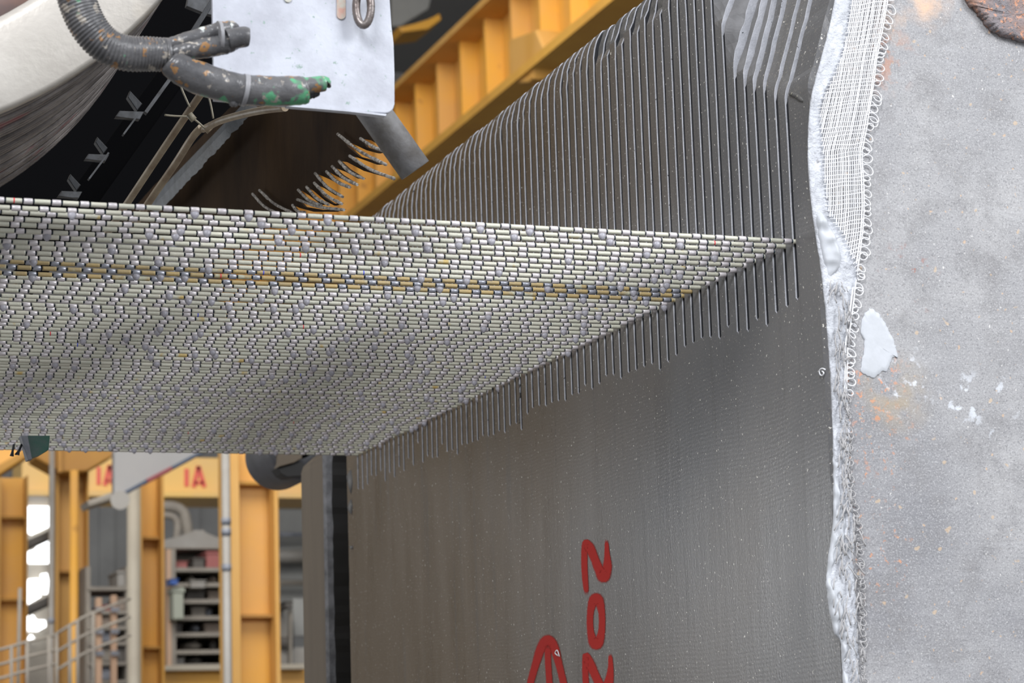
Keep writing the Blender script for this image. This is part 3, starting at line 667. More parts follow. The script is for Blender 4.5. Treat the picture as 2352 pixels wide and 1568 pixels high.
def drop_mesh():
    bm = bmesh.new(); rows = []
    for (dz, w_, d_) in ((.0012, .0032, .0018), (-.0008, .0045, .0028), (-.0028, .0043, .0031), (-.0046, .0032, .0027), (-.0060, .0019, .0018), (-.0069, .0008, .0008)):
        rows.append([bm.verts.new((w_ * math.cos(a), d_ * math.sin(a), dz)) for a in np.linspace(0, 2 * math.pi, 13)[:-1]])
    for a, b in zip(rows, rows[1:]):
        for k in range(12): bm.faces.new((a[k], a[(k + 1) % 12], b[(k + 1) % 12], b[k])).smooth = True
    bm.faces.new(rows[0][::-1]); bm.faces.new(rows[-1]); bmesh.ops.recalc_face_normals(bm, faces=bm.faces[:])
    me = bpy.data.meshes.new('water_drop'); bm.to_mesh(me); bm.free(); me.materials.append(M['water']); return me
DROP = drop_mesh()
def marker_mesh(m):
    bm = revolve_x([(-.0006, SR * 1.06, 0), (.0006, SR * 1.06, 0)]); me = bpy.data.meshes.new('marker_ring'); bm.to_mesh(me); bm.free(); me.materials.append(M[m]); return me
MKR = [marker_mesh('marker_red'), marker_mesh('marker_blue')]
random.seed(11)
STAINED = (11, 12, 13)
phase = 0.0
def link(name, me, parent, loc):
    o = bpy.data.objects.new(name, me); COL.objects.link(o); o.parent = parent; o.location = loc; return o
for i, y in enumerate(YS):
    z_in = .0007 * nz(i * .9, 3)
    lab = 'clean pale green beaded sawing wire inside the band, running into its own slot'; grp = 'sawing wires stretched side by side into the block'
    if i == 0: lab = 'beaded sawing wire entering the slot closest to the white cloth'
    elif i == NW - 1: lab = 'beaded sawing wire at the far edge of the band, against the yellow columns'
    elif i in STAINED: lab = 'rust stained ochre beaded sawing wire, one of three running together'; grp = 'rust stained sawing wires'
    root = thing('diamond_wire', lab, 'saw wire', (0, y, z_in), grp if i not in (0, NW - 1) else None)
    tilt = .0022 * nz(i * .75, 8) + (.0012 if i in (2, 14, 30) else 0) - (.0015 if i in (1, 13, 62) else 0)
    root.rotation_euler = (0, math.atan2(tilt, 1.0), 0)
    if random.random() < .55: phase = (phase + random.uniform(-.0015, .0015)) % PITCH
    else: phase = random.uniform(0, PITCH)
    # bead positions share the cable's own lattice
    x0 = -1.45 + phase; k = 0; xl = onY(-45, 1000 if i > 40 else 500, y).x - .01
    link('cable', cable('sleeve_stained' if i in STAINED else 'sleeve', int((xl - x0) / PITCH) + 1), root, (phase, 0, 0))
    while x0 + k * PITCH < .004:
        xb = x0 + k * PITCH
        if xb > xl:
            link('bead', BEADG if i in STAINED else BEAD, root, (xb, 0, 0))
            if random.random() < .13: link('water_drop', DROP, root, (xb, 0, -BR + .0006))
        k += 1
    if random.random() < .28: link('marker_ring', MKR[random.random() < .4], root, (x0 + PITCH * (int((-xl - .05) * random.random() / PITCH) * -1 + int((1.45) / PITCH) - 1) + PITCH / 2, 0, 0))

# ================================================================== SAW DRUM
DC = onY(-475, -725, -.05); DR = .4515
dr = thing('saw_drum', 'big silver faced grooved wire drum at the upper left', 'drum', DC)
def lathe_y(prof, c, n=128, bm=None):
    bm = bm or bmesh.new(); prev = None
    for y, r in prof:
        ring = [bm.verts.new((c.x + r * math.cos(2 * math.pi * k / n), y, c.z + r * math.sin(2 * math.pi * k / n))) for k in range(n)]
        if prev:
            for k in range(n): bm.faces.new((prev[k], prev[(k + 1) % n], ring[(k + 1) % n], ring[k])).smooth = True
        prev = ring
    bmesh.ops.recalc_face_normals(bm, faces=bm.faces[:])
    return bm
obj('side_plate', lathe_y([(-.035, .36), (-.050, .372), (-.052, .38), (-.052, DR - .004), (-.050, DR), (-.036, DR), (-.034, DR - .01)], DC), 'drum', dr)
prof = [(-.034, DR - .012)]
y = -.033; k = 0
while y < .40:
    rr = DR - .004 - .006 * (k % 4 == 3)
    prof += [(y, rr), (y + .006, rr), (y + .008, rr - .008), (y + .011, rr - .008), (y + .0122, rr)]; y += .0123; k += 1
prof += [(y, .30)]
obj('grooved_tread', lathe_y(prof, DC), 'tread', dr)
obj('hub_liner', lathe_y([(-.030, .30), (-.046, .34), (-.046, .368), (-.034, .372)], DC), 'hub', dr)
hb = obj('hub', lathe_y([(.05, .001), (.04, .12), (-.01, .14), (-.02, .30), (.0, .31)], DC), 'blackwet', dr)

# ================================================================== DARK MACHINE FRAME BEHIND
mf = thing('saw_housing', 'black saw housing filling the shadows behind drum and hoses', 'machine', onY(300, 470, 1.5))
def poly(px, Y, d=(0, .02, 0), bev=0, bm=None): return prism([onY(x, y, Y) for x, y in px], d, bm, bev=bev)
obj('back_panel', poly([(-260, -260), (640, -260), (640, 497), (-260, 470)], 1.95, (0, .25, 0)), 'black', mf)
def beamp(a, b, wpx, Y, m, name, depth=.03, parent=None, ye=None):
    """bar between two pixels (Y at start, ye at end), wpx wide"""
    pa = onY(*a, Y); pb = onY(*b, Y if ye is None else ye); t = (pb - pa).normalized(); s = t.cross(Vector((0, 1, 0))).normalized() * mm(wpx, Y) / 2
    bm = prism([pa - s, pa + s, pb + s, pb - s], (0, depth, 0), bev=mm(wpx, Y) * .06)
    return obj(name, bm, m, parent)
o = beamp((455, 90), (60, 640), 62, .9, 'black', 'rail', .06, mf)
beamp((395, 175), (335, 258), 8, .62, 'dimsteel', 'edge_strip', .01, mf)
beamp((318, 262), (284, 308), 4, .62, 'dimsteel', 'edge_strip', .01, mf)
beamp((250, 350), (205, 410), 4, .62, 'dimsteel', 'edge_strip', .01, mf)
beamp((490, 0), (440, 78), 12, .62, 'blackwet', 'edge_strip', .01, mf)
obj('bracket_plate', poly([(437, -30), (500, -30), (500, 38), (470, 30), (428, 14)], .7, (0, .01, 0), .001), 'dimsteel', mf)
def clip(x, y, s=1.0):
    t = onY(x, y, .7)
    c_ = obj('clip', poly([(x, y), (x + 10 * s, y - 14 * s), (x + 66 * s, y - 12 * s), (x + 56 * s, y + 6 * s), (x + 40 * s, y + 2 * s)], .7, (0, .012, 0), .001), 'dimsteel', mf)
    obj('clip_tab', poly([(x + 34 * s, y - 60 * s), (x + 62 * s, y - 30 * s), (x + 50 * s, y - 14 * s), (x + 28 * s, y - 46 * s)], .72, (0, .012, 0), .001), 'blackwet', c_)
clip(265, 268); clip(195, 365, .85); clip(133, 450, .85)

# steel edge strip with gritty rim and the flap
FX = -.40
st = thing('gritty_steel_edge', 'blue grey gritty steel strip sloping between the rods and the brown flap', 'steel strip', onX(480, 370, FX - .03))
bm = bmesh.new(); prev = None
for t in np.linspace(0, 1, 60):
    ax, ay = 575 + (345 - 575) * t, 235 + (480 - 235) * t
    wl, wr = 8 + 4 * t, 17 + 5 * nz(t * 22, 3) + 3 * nz(t * 70, 1)
    row = [bm.verts.new(onX(ax - wl, ay - wl * .7, FX - .03)), bm.verts.new(onX(ax, ay, FX - .032)), bm.verts.new(onX(ax + wr, ay + wr * .62, FX - .03)), bm.verts.new(onX(ax + wr, ay + wr * .62, FX - .022)), bm.verts.new(onX(ax - wl, ay - wl * .7, FX - .022))]
    if prev:
        for k in range(5): bm.faces.new((prev[k], prev[(k + 1) % 5], row[(k + 1) % 5], row[k]))
    prev = row
obj('strip', bm, 'grit', st)

fl = thing('splash_flap', 'dark brown splash flap with its lower edge sawn into ragged fingers', 'rubber flap', onX(600, 400, FX))
# outline with notches (root x,y -> tip x,y) of each finger opening
FING = [((828, 318), (905, 352)), ((776, 308), (886, 378)), ((803, 358), (905, 410)), ((779, 370), (835, 410)), ((763, 382), (820, 424)), ((750, 394), (803, 430)), ((724, 398), (787, 452)), ((722, 420), (785, 468)), ((704, 429), (755, 470)), ((685, 436), (738, 472)), ((683, 458), (790, 482)), ((672, 471), (700, 488)), ((596, 437), (672, 489)), ((580, 445), (640, 492))]
edge = [(884, 345), (866, 330), (852, 322), (828, 318), (842, 338), (878, 350), (868, 352), (842, 345), (800, 325), (778, 308), (800, 338), (826, 360), (885, 377), (866, 378), (822, 362), (806, 358), (826, 378), (905, 409), (880, 405), (835, 392), (797, 372), (780, 370), (800, 388), (835, 410), (822, 410), (795, 395), (772, 386), (765, 384), (785, 402), (820, 424), (806, 422), (780, 408), (757, 396), (750, 394), (768, 412), (803, 430), (788, 428), (758, 412), (735, 402), (724, 398), (745, 425), (786, 451), (770, 448), (745, 432), (728, 424), (722, 420), (740, 450), (766, 468), (785, 466), (768, 472), (748, 462), (720, 438), (704, 429), (720, 450), (753, 470), (738, 470), (712, 450), (694, 438), (686, 438), (700, 455), (735, 470), (715, 468), (692, 460), (684, 458), (700, 475), (740, 482), (790, 480), (770, 486), (720, 486), (690, 478), (672, 471), (685, 487), (676, 500)]
body = [(676, 500), (640, 500), (620, 488), (590, 470), (340, 520), (330, 560), (400, 440), (560, 262), (590, 225), (900, 225), (905, 352)]
outline = edge[:-1] + [(676, 520), (270, 520), (350, 430), (520, 255), (560, 215), (880, 215), (884, 330)]
bm = prism([onX(x, y, FX) for x, y in outline], (.003, 0, 0))
bmesh.ops.triangulate(bm, faces=[f for f in bm.faces if len(f.verts) > 4])
obj('flap_sheet', bm, 'flap', fl)
random.seed(4)
for a, b in FING:
    m_ = ((a[0] + b[0]) / 2 - 3, (a[1] + b[1]) / 2 + 5)
    pts = smooth_path([a, m_, b], 9)
    obj('frayed_cord', tube([onX(p[0] + .6 * nz(i * 1.3, a[0]), p[1] + .6 * nz(i * 1.1, a[1]), FX - .006) for i, p in enumerate(pts)], [.0019 + .0008 * nz(i * 1.9, a[1]) for i in range(len(pts))], n=7), 'flap_edge', fl)

# rods
def rod(name, lab, ctrl, r, m, cat, extra=None):
    P = smooth_path(ctrl, 8); root = thing(name, lab, cat, onY(ctrl[0][0], ctrl[0][1], ctrl[0][2]))
    obj('tube', tube([onY(x, y, Y) for x, y, Y in P], r, n=14), m, root)
    return root
r1 = rod('spray_rod', 'thin brown rod slanting down alone through the dark frame', [(480, 190, .35), (462, 215, .36), (380, 335, .45), (300, 455, .55), (240, 545, .62)], .0044, 'rod', 'rod')
r2 = rod('spray_rod', 'brown rod running beside the gritty steel strip', [(462, 293, .42), (440, 318, .44), (400, 380, .5), (345, 460, .56), (300, 530, .6)], .0046, 'rod', 'rod')
r3 = rod('bent_spray_pipe', 'beige bent pipe tapering out from under the pale plate', [(655, 247, .12), (610, 252, .18), (560, 262, .25), (510, 276, .33), (480, 290, .4), (466, 297, .42)], [.0022, .003, .0036, .004, .0044, .0048] and .0042, 'rod', 'pipe')
obj('weld_knob', tube([onY(472, 288, .41), onY(484, 300, .41)], .0055, n=10), 'rod', r3)
def wire_bit(lab, pts, Y, r=.0012):
    o = obj('tie_wire', tube([onY(x, y, Y) for x, y in [tuple(q) for q in smooth_path(pts, 4)]], r, n=6), 'wiretie'); return tag(o, lab, 'wire')
wire_bit('short straight tie wire poking left from the rod joint', [(378, 264), (398, 266), (440, 268)], .36)
wire_bit('tie wire bent from the rod joint down to the pipe knob', [(436, 268), (452, 278), (472, 296)], .37)
wire_bit('thin wire hanging from the hose to the brown rod', [(412, 190), (422, 215), (436, 246)], .33)
wire_bit('thin wire hanging from the hose to the pipe bend', [(476, 210), (484, 240), (490, 272)], .33)
kn = obj('wire_knot', tube([onY(434, 262, .35), onY(446, 276, .35)], .004, n=10), 'wiretie'); tag(kn, 'small knot where tie wires meet on the brown rod', 'wire knot')

# galvanised plate
PY = -.11
pl = thing('guard_plate', 'pale galvanised guard plate with a rounded corner and slotted holes', 'plate', onY(700, 250, PY))
P = [(484, -200), (897, -200), (895, 0), (899, 60), (904, 100), (906, 170), (906, 235)]
for a in np.linspace(0, math.pi / 2, 7): P.append((886 + 20 * math.cos(a), 240 + 20 * math.sin(a)))
P += [(800, 254), (700, 246), (600, 238), (492, 230)]
bm = prism([onY(x, y, PY) for x, y in P], (0, .006, 0), bev=.0012)
obj('plate_sheet', bm, 'plate', pl)
obj('bottom_lip', poly([(660, 238), (720, 243), (800, 251), (888, 262), (886, 266), (800, 256), (720, 249), (660, 244)], PY - .002, (0, .008, 0)), 'plate', pl)
def capsule(cx, y0, y1, r, Y, d, bm=None):
    pts = [(cx + r * math.cos(a), y1 + r * math.sin(a)) for a in np.linspace(0, math.pi, 9)] + [(cx + r * math.cos(a), y0 + r * math.sin(a)) for a in np.linspace(math.pi, 2 * math.pi, 9)]
    return prism([onY(x, y, Y) for x, y in pts], (0, d, 0), bm)
M['slotrust'] = mat('rust_speckled_slot', (0.45, 0.48, 0.42), .6, second=(0.50, 0.30, 0.24), nscale=90)
obj('slotted_hole', capsule(784, -20, 34, 10, PY - .0015, .002), 'slotrust', pl)
obj('slotted_hole', capsule(662, -20, -4, 9, PY - .0015, .002), 'slotrust', pl)
# chain link
def ring_pts(cx, cy, rx, ry, Y, tilt=0, n=26):
    return [onY(cx + rx * math.cos(a) + tilt * math.sin(a), cy + ry * math.sin(a), Y - .004 * math.cos(a)) for a in np.linspace(0, 2 * math.pi, n)]
def link_bm(cx, cy, rx, ry, Y, r):
    return tube(ring_pts(cx, cy, rx, ry, Y), r, n=12, caps=False)
ch = thing('chain', 'short worn steel chain hanging in front of the pale plate', 'chain', onY(835, 60, PY - .02))
obj('link', link_bm(835, 16, 17, 42, PY - .016, mm(9.5, PY)), 'chainsteel', ch)
obj('link', link_bm(842, -60, 8, 42, PY - .022, mm(9, PY)), 'chainsteel', ch)
# grey pipe below the plate
pp = thing('outlet_pipe', 'short grey pitted pipe with a square cut end under the plate corner', 'pipe', onY(900, 300, .02))
pa, pb = onY(815, 195, .02), onY(954, 391, .02)
ax = (pb - pa).normalized()
bm = tube([pa, pa.lerp(pb, .5), pb, pb - ax * .002, pb - ax * .06], [mm(38, .02), mm(38, .02), mm(38, .02), mm(33, .02), mm(33, .02)], n=32, caps=True)
obj('barrel', bm, 'pipe', pp)

# ================================================================== HOSES
HY = -.17
def hose_part(name, ctrl, m, parent, ribs=0, n=20, k=10, wob=0.0, cap=True, sq=1):
    P = smooth_path(ctrl, k); pts = []; rr = []; acc = 0; last = None
    if ribs:
        Q = smooth_path(ctrl, 40); P = Q
    for i, q in enumerate(P):
        x, y, Y, rp = q; p = onY(x, y, Y)
        if last is not None: acc += (p - last).length
        last = p
        r = mm(rp, Y)
        if ribs: r *= 1 + .035 * math.sin(acc / ribs * 2 * math.pi)
        r *= 1 + wob * nz(i * .35, rp)
        pts.append(p); rr.append(r)
    return obj(name, tube(pts, rr, n=n, caps=cap, squash=sq), m, parent)
h1 = thing('corrugated_hose', 'thick grey ribbed hose sweeping down in front of the silver drum', 'hose', onY(240, 100, HY))
hose_part('ribbed_sleeve', [(160, -80, HY, 42), (177, 0, HY, 42), (203, 60, HY, 41), (242, 103, HY, 40), (290, 122, HY, 39), (340, 124, HY, 38), (386, 126, HY, 37)], 'hose', h1, ribs=.0031, n=28)
hose_part('sleeve_collar', [(378, 127, HY, 39), (384, 127, HY, 39), (388, 127, HY, 38)], 'hose', h1, k=3)
h2 = thing('split_hose', 'short split grey hose stub with an orange smear pointing right across the plate', 'hose', onY(470, 95, HY))
hose_part('upper_sheath', [(378, 106, HY, 20), (420, 97, HY, 24), (470, 82, HY, 26), (505, 73, HY, 26), (532, 64, HY, 20), (552, 70, HY, 5)], 'hose', h2, wob=.12, sq=.8)
hose_part('lower_sheath', [(385, 125, HY - .004, 16), (430, 117, HY - .004, 24), (480, 108, HY - .004, 27), (520, 102, HY - .004, 25), (548, 96, HY - .004, 17)], 'hose', h2, wob=.12, sq=.85)
hose_part('inner_pipe', [(520, 92, HY - .008, 24), (545, 87, HY - .008, 24), (566, 84, HY - .008, 23), (571, 84, HY - .008, 17)], 'hose', h2)
hose_part('cable_tie', [(500, 84, HY - .006, 35), (505, 84, HY - .006, 35), (508, 84, HY - .006, 35)], 'tie', h2, k=2)
h3 = thing('branch_hose', 'long smooth grey hose branch with green paint near its open end', 'hose', onY(560, 190, HY))
hose_part('sheath', [(388, 140, HY - .01, 24), (400, 150, HY - .01, 32), (440, 172, HY - .01, 36), (500, 193, HY - .01, 36), (560, 206, HY - .01, 35), (630, 209, HY - .01, 34), (690, 208, HY - .01, 33), (702, 207, HY - .01, 30)], 'hose', h3, wob=.05)
hose_part('inner_pipe', [(690, 200, HY - .012, 20), (720, 195, HY - .012, 19), (744, 192, HY - .012, 18), (747, 192, HY - .012, 14)], 'hose', h3)
hose_part('lower_core', [(690, 215, HY - .006, 17), (718, 212, HY - .006, 15), (733, 212, HY - .006, 8)], 'blackwet', h3, wob=.2)
hose_part('cable_tie', [(556, 206, HY - .01, 36.5), (562, 207, HY - .01, 36.5), (567, 208, HY - .01, 36.5)], 'tie', h3, k=2)
hose_part('mud_blob', [(528, 226, HY - .01, 6), (538, 237, HY - .01, 10), (548, 238, HY - .01, 4)], 'hose', h3, wob=.4)

# green bracket and twigs below the band
gb = thing('green_bracket', 'small dark green bracket poking below the wires at the left', 'bracket', onY(80, 1035, .9))
obj('green_plate', poly([(55, 1000), (115, 1000), (112, 1032), (92, 1044), (72, 1052)], .9, (0, .02, 0), .001), 'green', gb)
obj('edge_bar', poly([(48, 1000), (64, 1000), (74, 1054), (64, 1056)], .89, (0, .02, 0), .001), 'steel', gb)
for lab, pts in (('short black wire stub hanging straight under the wire band', [(32, 1020), (29, 1036), (27, 1047)]), ('short black forked wire stub hanging beside the green bracket', [(50, 1020), (43, 1036), (40, 1044)])):
    s = obj('wire_stub', tube([onY(x, y, .9) for x, y in pts], [.0016, .0016, .0028], n=8), 'blackwet'); tag(s, lab, 'wire stub')
obj('barb', tube([onY(45, 1032, .9), onY(35, 1044, .9)], .0014, n=6), 'blackwet', s)

# ================================================================== HALL BEHIND
# runway girder, parallel to the block, right-hand side
GX = 3.0
def GZ(px, py): return onX(px, py, GX).z
zb = GZ(860, 480) - .0; zt = GZ(910, 210)
gr = thing('runway_girder', 'long yellow crane runway girder with stiffeners, high behind the sawn block', 'girder', (GX, 9, zb))
obj('web', B(None, ((GX + .16, GX + .18), (5.5, 16.3), (zb, zt + .05))), 'yellow', gr)
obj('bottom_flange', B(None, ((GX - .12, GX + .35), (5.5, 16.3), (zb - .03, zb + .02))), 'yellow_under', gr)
obj('top_flange', B(None, ((GX - .02, GX + .3), (5.5, 16.3), (zt, zt + .04))), 'yellow_dusty', gr)
for k in range(25): obj('stiffener', B(None, ((GX + .06, GX + .17), (5.6 + .42 * k, 5.63 + .42 * k), (zb + .02, zt))), 'yellow', gr)
gp = onX(1200, 120, GX - .1)
bk = obj('girder_bracket', prism([onX(x, y, GX - .1) for x, y in [(1168, 95), (1175, 88), (1230, 68), (1252, 120), (1240, 130), (1232, 125), (1222, 180), (1212, 190), (1175, 192), (1170, 180)]], (.2, 0, 0), bev=.01), 'yellow_dusty'); bk.parent = gr; bk.matrix_parent_inverse = Matrix.Translation(-gr.location)
# far upper structure right of the plate
for lab, poly_, Y, m in (('grey roof sheeting seen above the yellow girder', [(900, -40), (1000, -40), (985, 20), (920, 60), (900, 60)], 12.5, 'wallpale'),):
    o = obj('roof_sheeting', prism([onY(x, y, Y) for x, y in poly_], (0, .05, 0), bev=.01), m); tag(o, lab, 'sheeting')
o = obj('tie_beam', prism([onY(x, y, 12.0) for x, y in [(915, 62), (985, 48), (1010, 30), (1015, 44), (985, 66), (925, 74)]], (0, .3, 0), bev=.01), 'yellow'); tag(o, 'short yellow tie beam meeting the girder end', 'beam')
o = obj('gantry_post', B(None, ((onY(904, 100, 16.2).x, onY(916, 100, 16.2).x), (16.2, 16.4), (FLOOR, 5.0)), bev=.01), 'cream'); tag(o, 'pale grey post just right of the plate edge', 'post')

# columns
def column(lab, xpx, Y, strip_l, web, flange_r, stiff, mweb='yellow', top=1000):
    """H column: flange edges and a web between; stiff = heights (pixels) of cross plates"""
    xs = [onY(x, 1300, Y).x for x in (strip_l, web, flange_r, xpx)]
    zt_ = onY(web, top, Y).z
    root = thing('steel_column', lab, 'column', ((xs[0] + xs[3]) / 2, Y, FLOOR))
    obj('flange', B(None, ((xs[0], xs[1]), (Y, Y + .24), (FLOOR, zt_)), bev=.004), 'yellow_dusty', root)
    obj('web', B(None, ((xs[1], xs[2]), (Y + .12, Y + .14), (FLOOR, zt_))), mweb, root)
    obj('flange', B(None, ((xs[2], xs[3]), (Y, Y + .24), (FLOOR, zt_)), bev=.004), 'yellow_dusty', root)
    for py in stiff:
        z = onY(web, py, Y).z
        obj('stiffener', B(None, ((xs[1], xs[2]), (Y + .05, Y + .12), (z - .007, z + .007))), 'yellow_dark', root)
    return root
def pole(lab, x0, x1, Y, m='greypipe', top=1000, name='pole', clamps=(), cap_at=None):
    p = onY((x0 + x1) / 2, 1300, Y); r = abs(onY(x1, 1300, Y).x - onY(x0, 1300, Y).x) / 2
    root = thing(name, lab, 'pole', (p.x, p.y, FLOOR)); zt_ = onY(x0, top, Y).z
    obj('shaft', tube([(p.x, Y, FLOOR), (p.x, Y, zt_)], r, n=20), m, root)
    for c_ in clamps:
        z = onY(x0, c_, Y).z; obj('clamp', tube([(p.x, Y, z - .014), (p.x, Y, z + .014)], r * 1.18, n=20), 'steel', root)
    return root
column('broad yellow column beside the rear stone block', 642, 7.5, 532, 552, 632, (1105, 1412), 'yellow')
pole('pale grey pipe with a double clamp beside the broad yellow column', 511, 530, 7.2, 'greypipe', clamps=(1197, 1222, 1303))
column('yellow column between the cream pole and the storage rack', 378, 9.0, 322, 328, 372, (1232, 1485), 'yellow')
pole('cream pole in front of the middle yellow column', 292, 323, 8.7, 'cream')
column('yellow column with a bright yellow pipe under the haunch', 204, 10.0, 128, 136, 200, (1310,), 'yellow_dusty')
pole('bright yellow pipe running down the haunched column', 160, 180, 9.8, 'yellow', top=1080)
pole('grey pipe just right of the bright windows', 112, 125, 9.9, 'greypipe', clamps=(1425,))
column('yellow column at the left picture edge', 64, 10.5, -30, 2, 60, (1185, 1375), 'yellow', top=1090)
# haunch at the column head
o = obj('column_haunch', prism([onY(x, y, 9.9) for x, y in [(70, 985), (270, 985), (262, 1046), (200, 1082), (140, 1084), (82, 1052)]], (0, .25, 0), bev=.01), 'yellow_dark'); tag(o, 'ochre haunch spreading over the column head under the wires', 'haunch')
o = obj('haunch_rib', prism([onY(x, y, 9.85) for x, y in [(130, 990), (142, 990), (142, 1084), (134, 1084)]], (0, .06, 0)), 'yellow_dark', o)
# sloping beam upper left
sb_ = thing('sloping_beam', 'yellow beam sloping up from the left edge below the wires', 'beam', onY(0, 1080, 9.6))
obj('beam_web', prism([onY(x, y, 9.6) for x, y in [(-60, 985), (75, 985), (75, 1030), (-60, 1110)]], (0, .1, 0)), 'yellow', sb_)
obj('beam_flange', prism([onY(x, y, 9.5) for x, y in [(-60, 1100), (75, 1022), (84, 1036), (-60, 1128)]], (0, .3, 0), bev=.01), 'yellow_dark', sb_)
# pale crane beam with lettering
CY = 12.0
cb = thing('crane_beam', 'pale yellow overhead crane beam with red letters, behind the columns', 'crane beam', onY(400, 1145, CY))
x0, x1 = onY(50, 1100, CY).x, onY(960, 1100, CY).x; zc0, zc1 = onY(450, 1146, CY).z, onY(450, 1050, CY).z
obj('beam_body', B(None, ((x0, x1), (CY, CY + .4), (zc0 + .03, zc1)), bev=.01), 'yellow_pale', cb)
obj('lower_flange', B(None, ((x0, x1), (CY - .1, CY + .45), (zc0, zc0 + .035)), bev=.005), 'yellow_pale', cb)
def letter(bars, lab=None):
    bm = bmesh.new()
    for a, b, wd in bars:
        pa, pb = onY(*a, CY - .012), onY(*b, CY - .012); t = (pb - pa).normalized(); s = t.cross(Vector((0, 1, 0))).normalized() * mm(wd, CY) / 2
        prism([pa - s, pa + s, pb + s, pb - s], (0, .01, 0), bm)
    o = obj('painted_letter', bm, 'red', cb); o['label'] = lab
letter([((429, 1076), (429, 1116), 9)], 'red letter I')
letter([((456, 1070), (445, 1118), 9), ((456, 1070), (470, 1118), 9), ((447, 1108), (468, 1108), 7)], 'red letter A')
letter([((227, 1072), (227, 1112), 8)], 'red letter I, partly hidden'); letter([((252, 1068), (241, 1114), 9), ((252, 1068), (262, 1114), 9), ((244, 1104), (262, 1104), 7)], 'red letter A, partly hidden')
letter([((645, 1100), (662, 1100), 14)], 'red stroke of a hidden letter')
# grey panel with navy and maroon trim
hp = thing('hoist_panel', 'grey slanted hoist cover with navy and maroon lower edge', 'hoist cover', onY(300, 1120, 8.0))
obj('cover', prism([onY(x, y, 8.0) for x, y in [(262, 985), (560, 985), (476, 1036), (272, 1139), (262, 1136)]], (0, .06, 0), bev=.005), 'panelgrey', hp)
def trim(a, b, m, wd=8):
    pa, pb = onY(*a, 7.98), onY(*b, 7.98); s = (pb - pa).normalized().cross(Vector((0, 1, 0))).normalized() * mm(wd, 8) / 2
    return prism([pa - s, pa + s, pb + s, pb - s], (0, .09, 0), bev=.003)
obj('navy_edge', trim((270, 1141), (338, 1104), 'navy'), 'navy', hp); obj('maroon_edge', trim((338, 1104), (396, 1074), 'maroon', 9), 'maroon', hp); obj('navy_edge', trim((396, 1074), (480, 1029), 'navy'), 'navy', hp)
obj('end_roller', tube([onY(276, 1148, 7.9), onY(276, 1148, 8.1)], mm(20, 8), n=24), 'greypipe', hp)
o = obj('support_arm', prism([onY(x, y, 8.6) for x, y in [(200, 1150), (262, 1128), (262, 1146), (205, 1164)]], (0, .2, 0), bev=.01), 'dust'); o.parent = hp; o.matrix_parent_inverse = Matrix.Translation(-hp.location)
ht = onY(400, 990, 8.15); obj('hanger', tube([ht, (ht.x, ht.y, 5.45)], .02, n=8), 'steel', hp)

# bright windows in a wall strip
W1 = 12.6
for n_, pl_ in enumerate([[(62, 1163), (118, 1134), (118, 1206), (74, 1226), (60, 1218)], [(60, 1268), (80, 1262), (96, 1243), (108, 1236), (114, 1240), (114, 1292), (60, 1292)], [(57, 1338), (66, 1330), (88, 1328), (93, 1342), (93, 1370), (66, 1386), (57, 1380)], [(96, 1318), (108, 1316), (112, 1334), (109, 1362), (101, 1362)], [(56, 1414), (66, 1412), (70, 1425), (76, 1412), (84, 1424), (104, 1424), (106, 1438), (88, 1448), (66, 1446), (60, 1458), (56, 1440)], [(66, 1466), (72, 1457), (80, 1466), (76, 1473), (68, 1473)]]):
    o = struct('window_%d' % (n_ + 1), prism([onY(x, y, W1) for x, y in pl_], (0, .05, 0)), 'glass')
o = scr = obj('cladding_screen', prism([onY(x, y, W1 + .08) for x, y in [(40, 1150), (132, 1110), (132, 1600), (40, 1600)]], (0, .05, 0), bev=.005), 'dust'); tag(o, 'dusty grey screen around the bright window openings', 'screen')
for z_, lab in ((1250, 'upper'), (1400, 'lower')):
    pa, pb = onY(56, z_ + 6, W1 - .3), onY(116, z_ - 22, W1 - .3); o = obj('rail', tube([pa, pb], .03, n=8), 'darkbox', scr)

# U pipe, hopper hood
o = thing('hopper_hood', 'dusty grey sloping hood with bent duct on top of the storage rack', 'hood', onY(440, 1260, 11))
obj('duct_bend', tube([onY(x, y, 11) for x, y in [tuple(q) for q in smooth_path([(350, 1164), (395, 1163), (420, 1175), (428, 1200), (432, 1232)], 6)]], mm(12, 11), n=16), 'dust', o)
obj('riser_pipe', tube([onY(x, y, 10.9) for x, y in [tuple(q) for q in smooth_path([(365, 1182), (396, 1186), (408, 1205), (404, 1250)], 5)]], mm(8, 11), n=14), 'dust', o)
obj('hood', prism([onY(x, y, 10.8) for x, y in [(374, 1262), (374, 1240), (438, 1226), (448, 1216), (470, 1216), (474, 1228), (520, 1240), (520, 1262)]], (0, .8, 0), bev=.01), 'greypipe', o)
obj('rim', prism([onY(x, y, 10.75) for x, y in [(372, 1256), (520, 1256), (520, 1261), (372, 1261)]], (0, .9, 0), bev=.005), 'dust', o)

# storage rack with goods
RY = 10.6
rk = thing('storage_rack', 'tall dusty storage rack between two yellow columns', 'rack', (onY(445, 1530, RY).x, RY, FLOOR))
sh = [1307, 1342, 1380, 1418, 1456, 1496, 1528]
xl_, xr_ = onY(382, 1400, RY).x, onY(530, 1400, RY).x
for py in sh:
    z = onY(440, py, RY).z; obj('shelf', B(None, ((xl_, xr_), (RY, RY + .6), (z - .012, z + .008)), ((xl_, xr_), (RY - .02, RY), (z - .014, z + .008))), 'dust', rk)
for x in (386, 396, 532): px_ = onY(x, 1400, RY).x; obj('upright', B(None, ((px_ - .014, px_ + .014), (RY - .03, RY + (.6 if x != 396 else 0)), (FLOOR, onY(x, 1262, RY).z)), bev=.002), 'dustpink' if x == 386 else 'dust', rk)
obj('back_mesh', B(None, ((xl_, xr_), (RY + .6, RY + .62), (onY(440, 1530, RY).z, onY(440, 1270, RY).z))), 'boxbrown', rk)
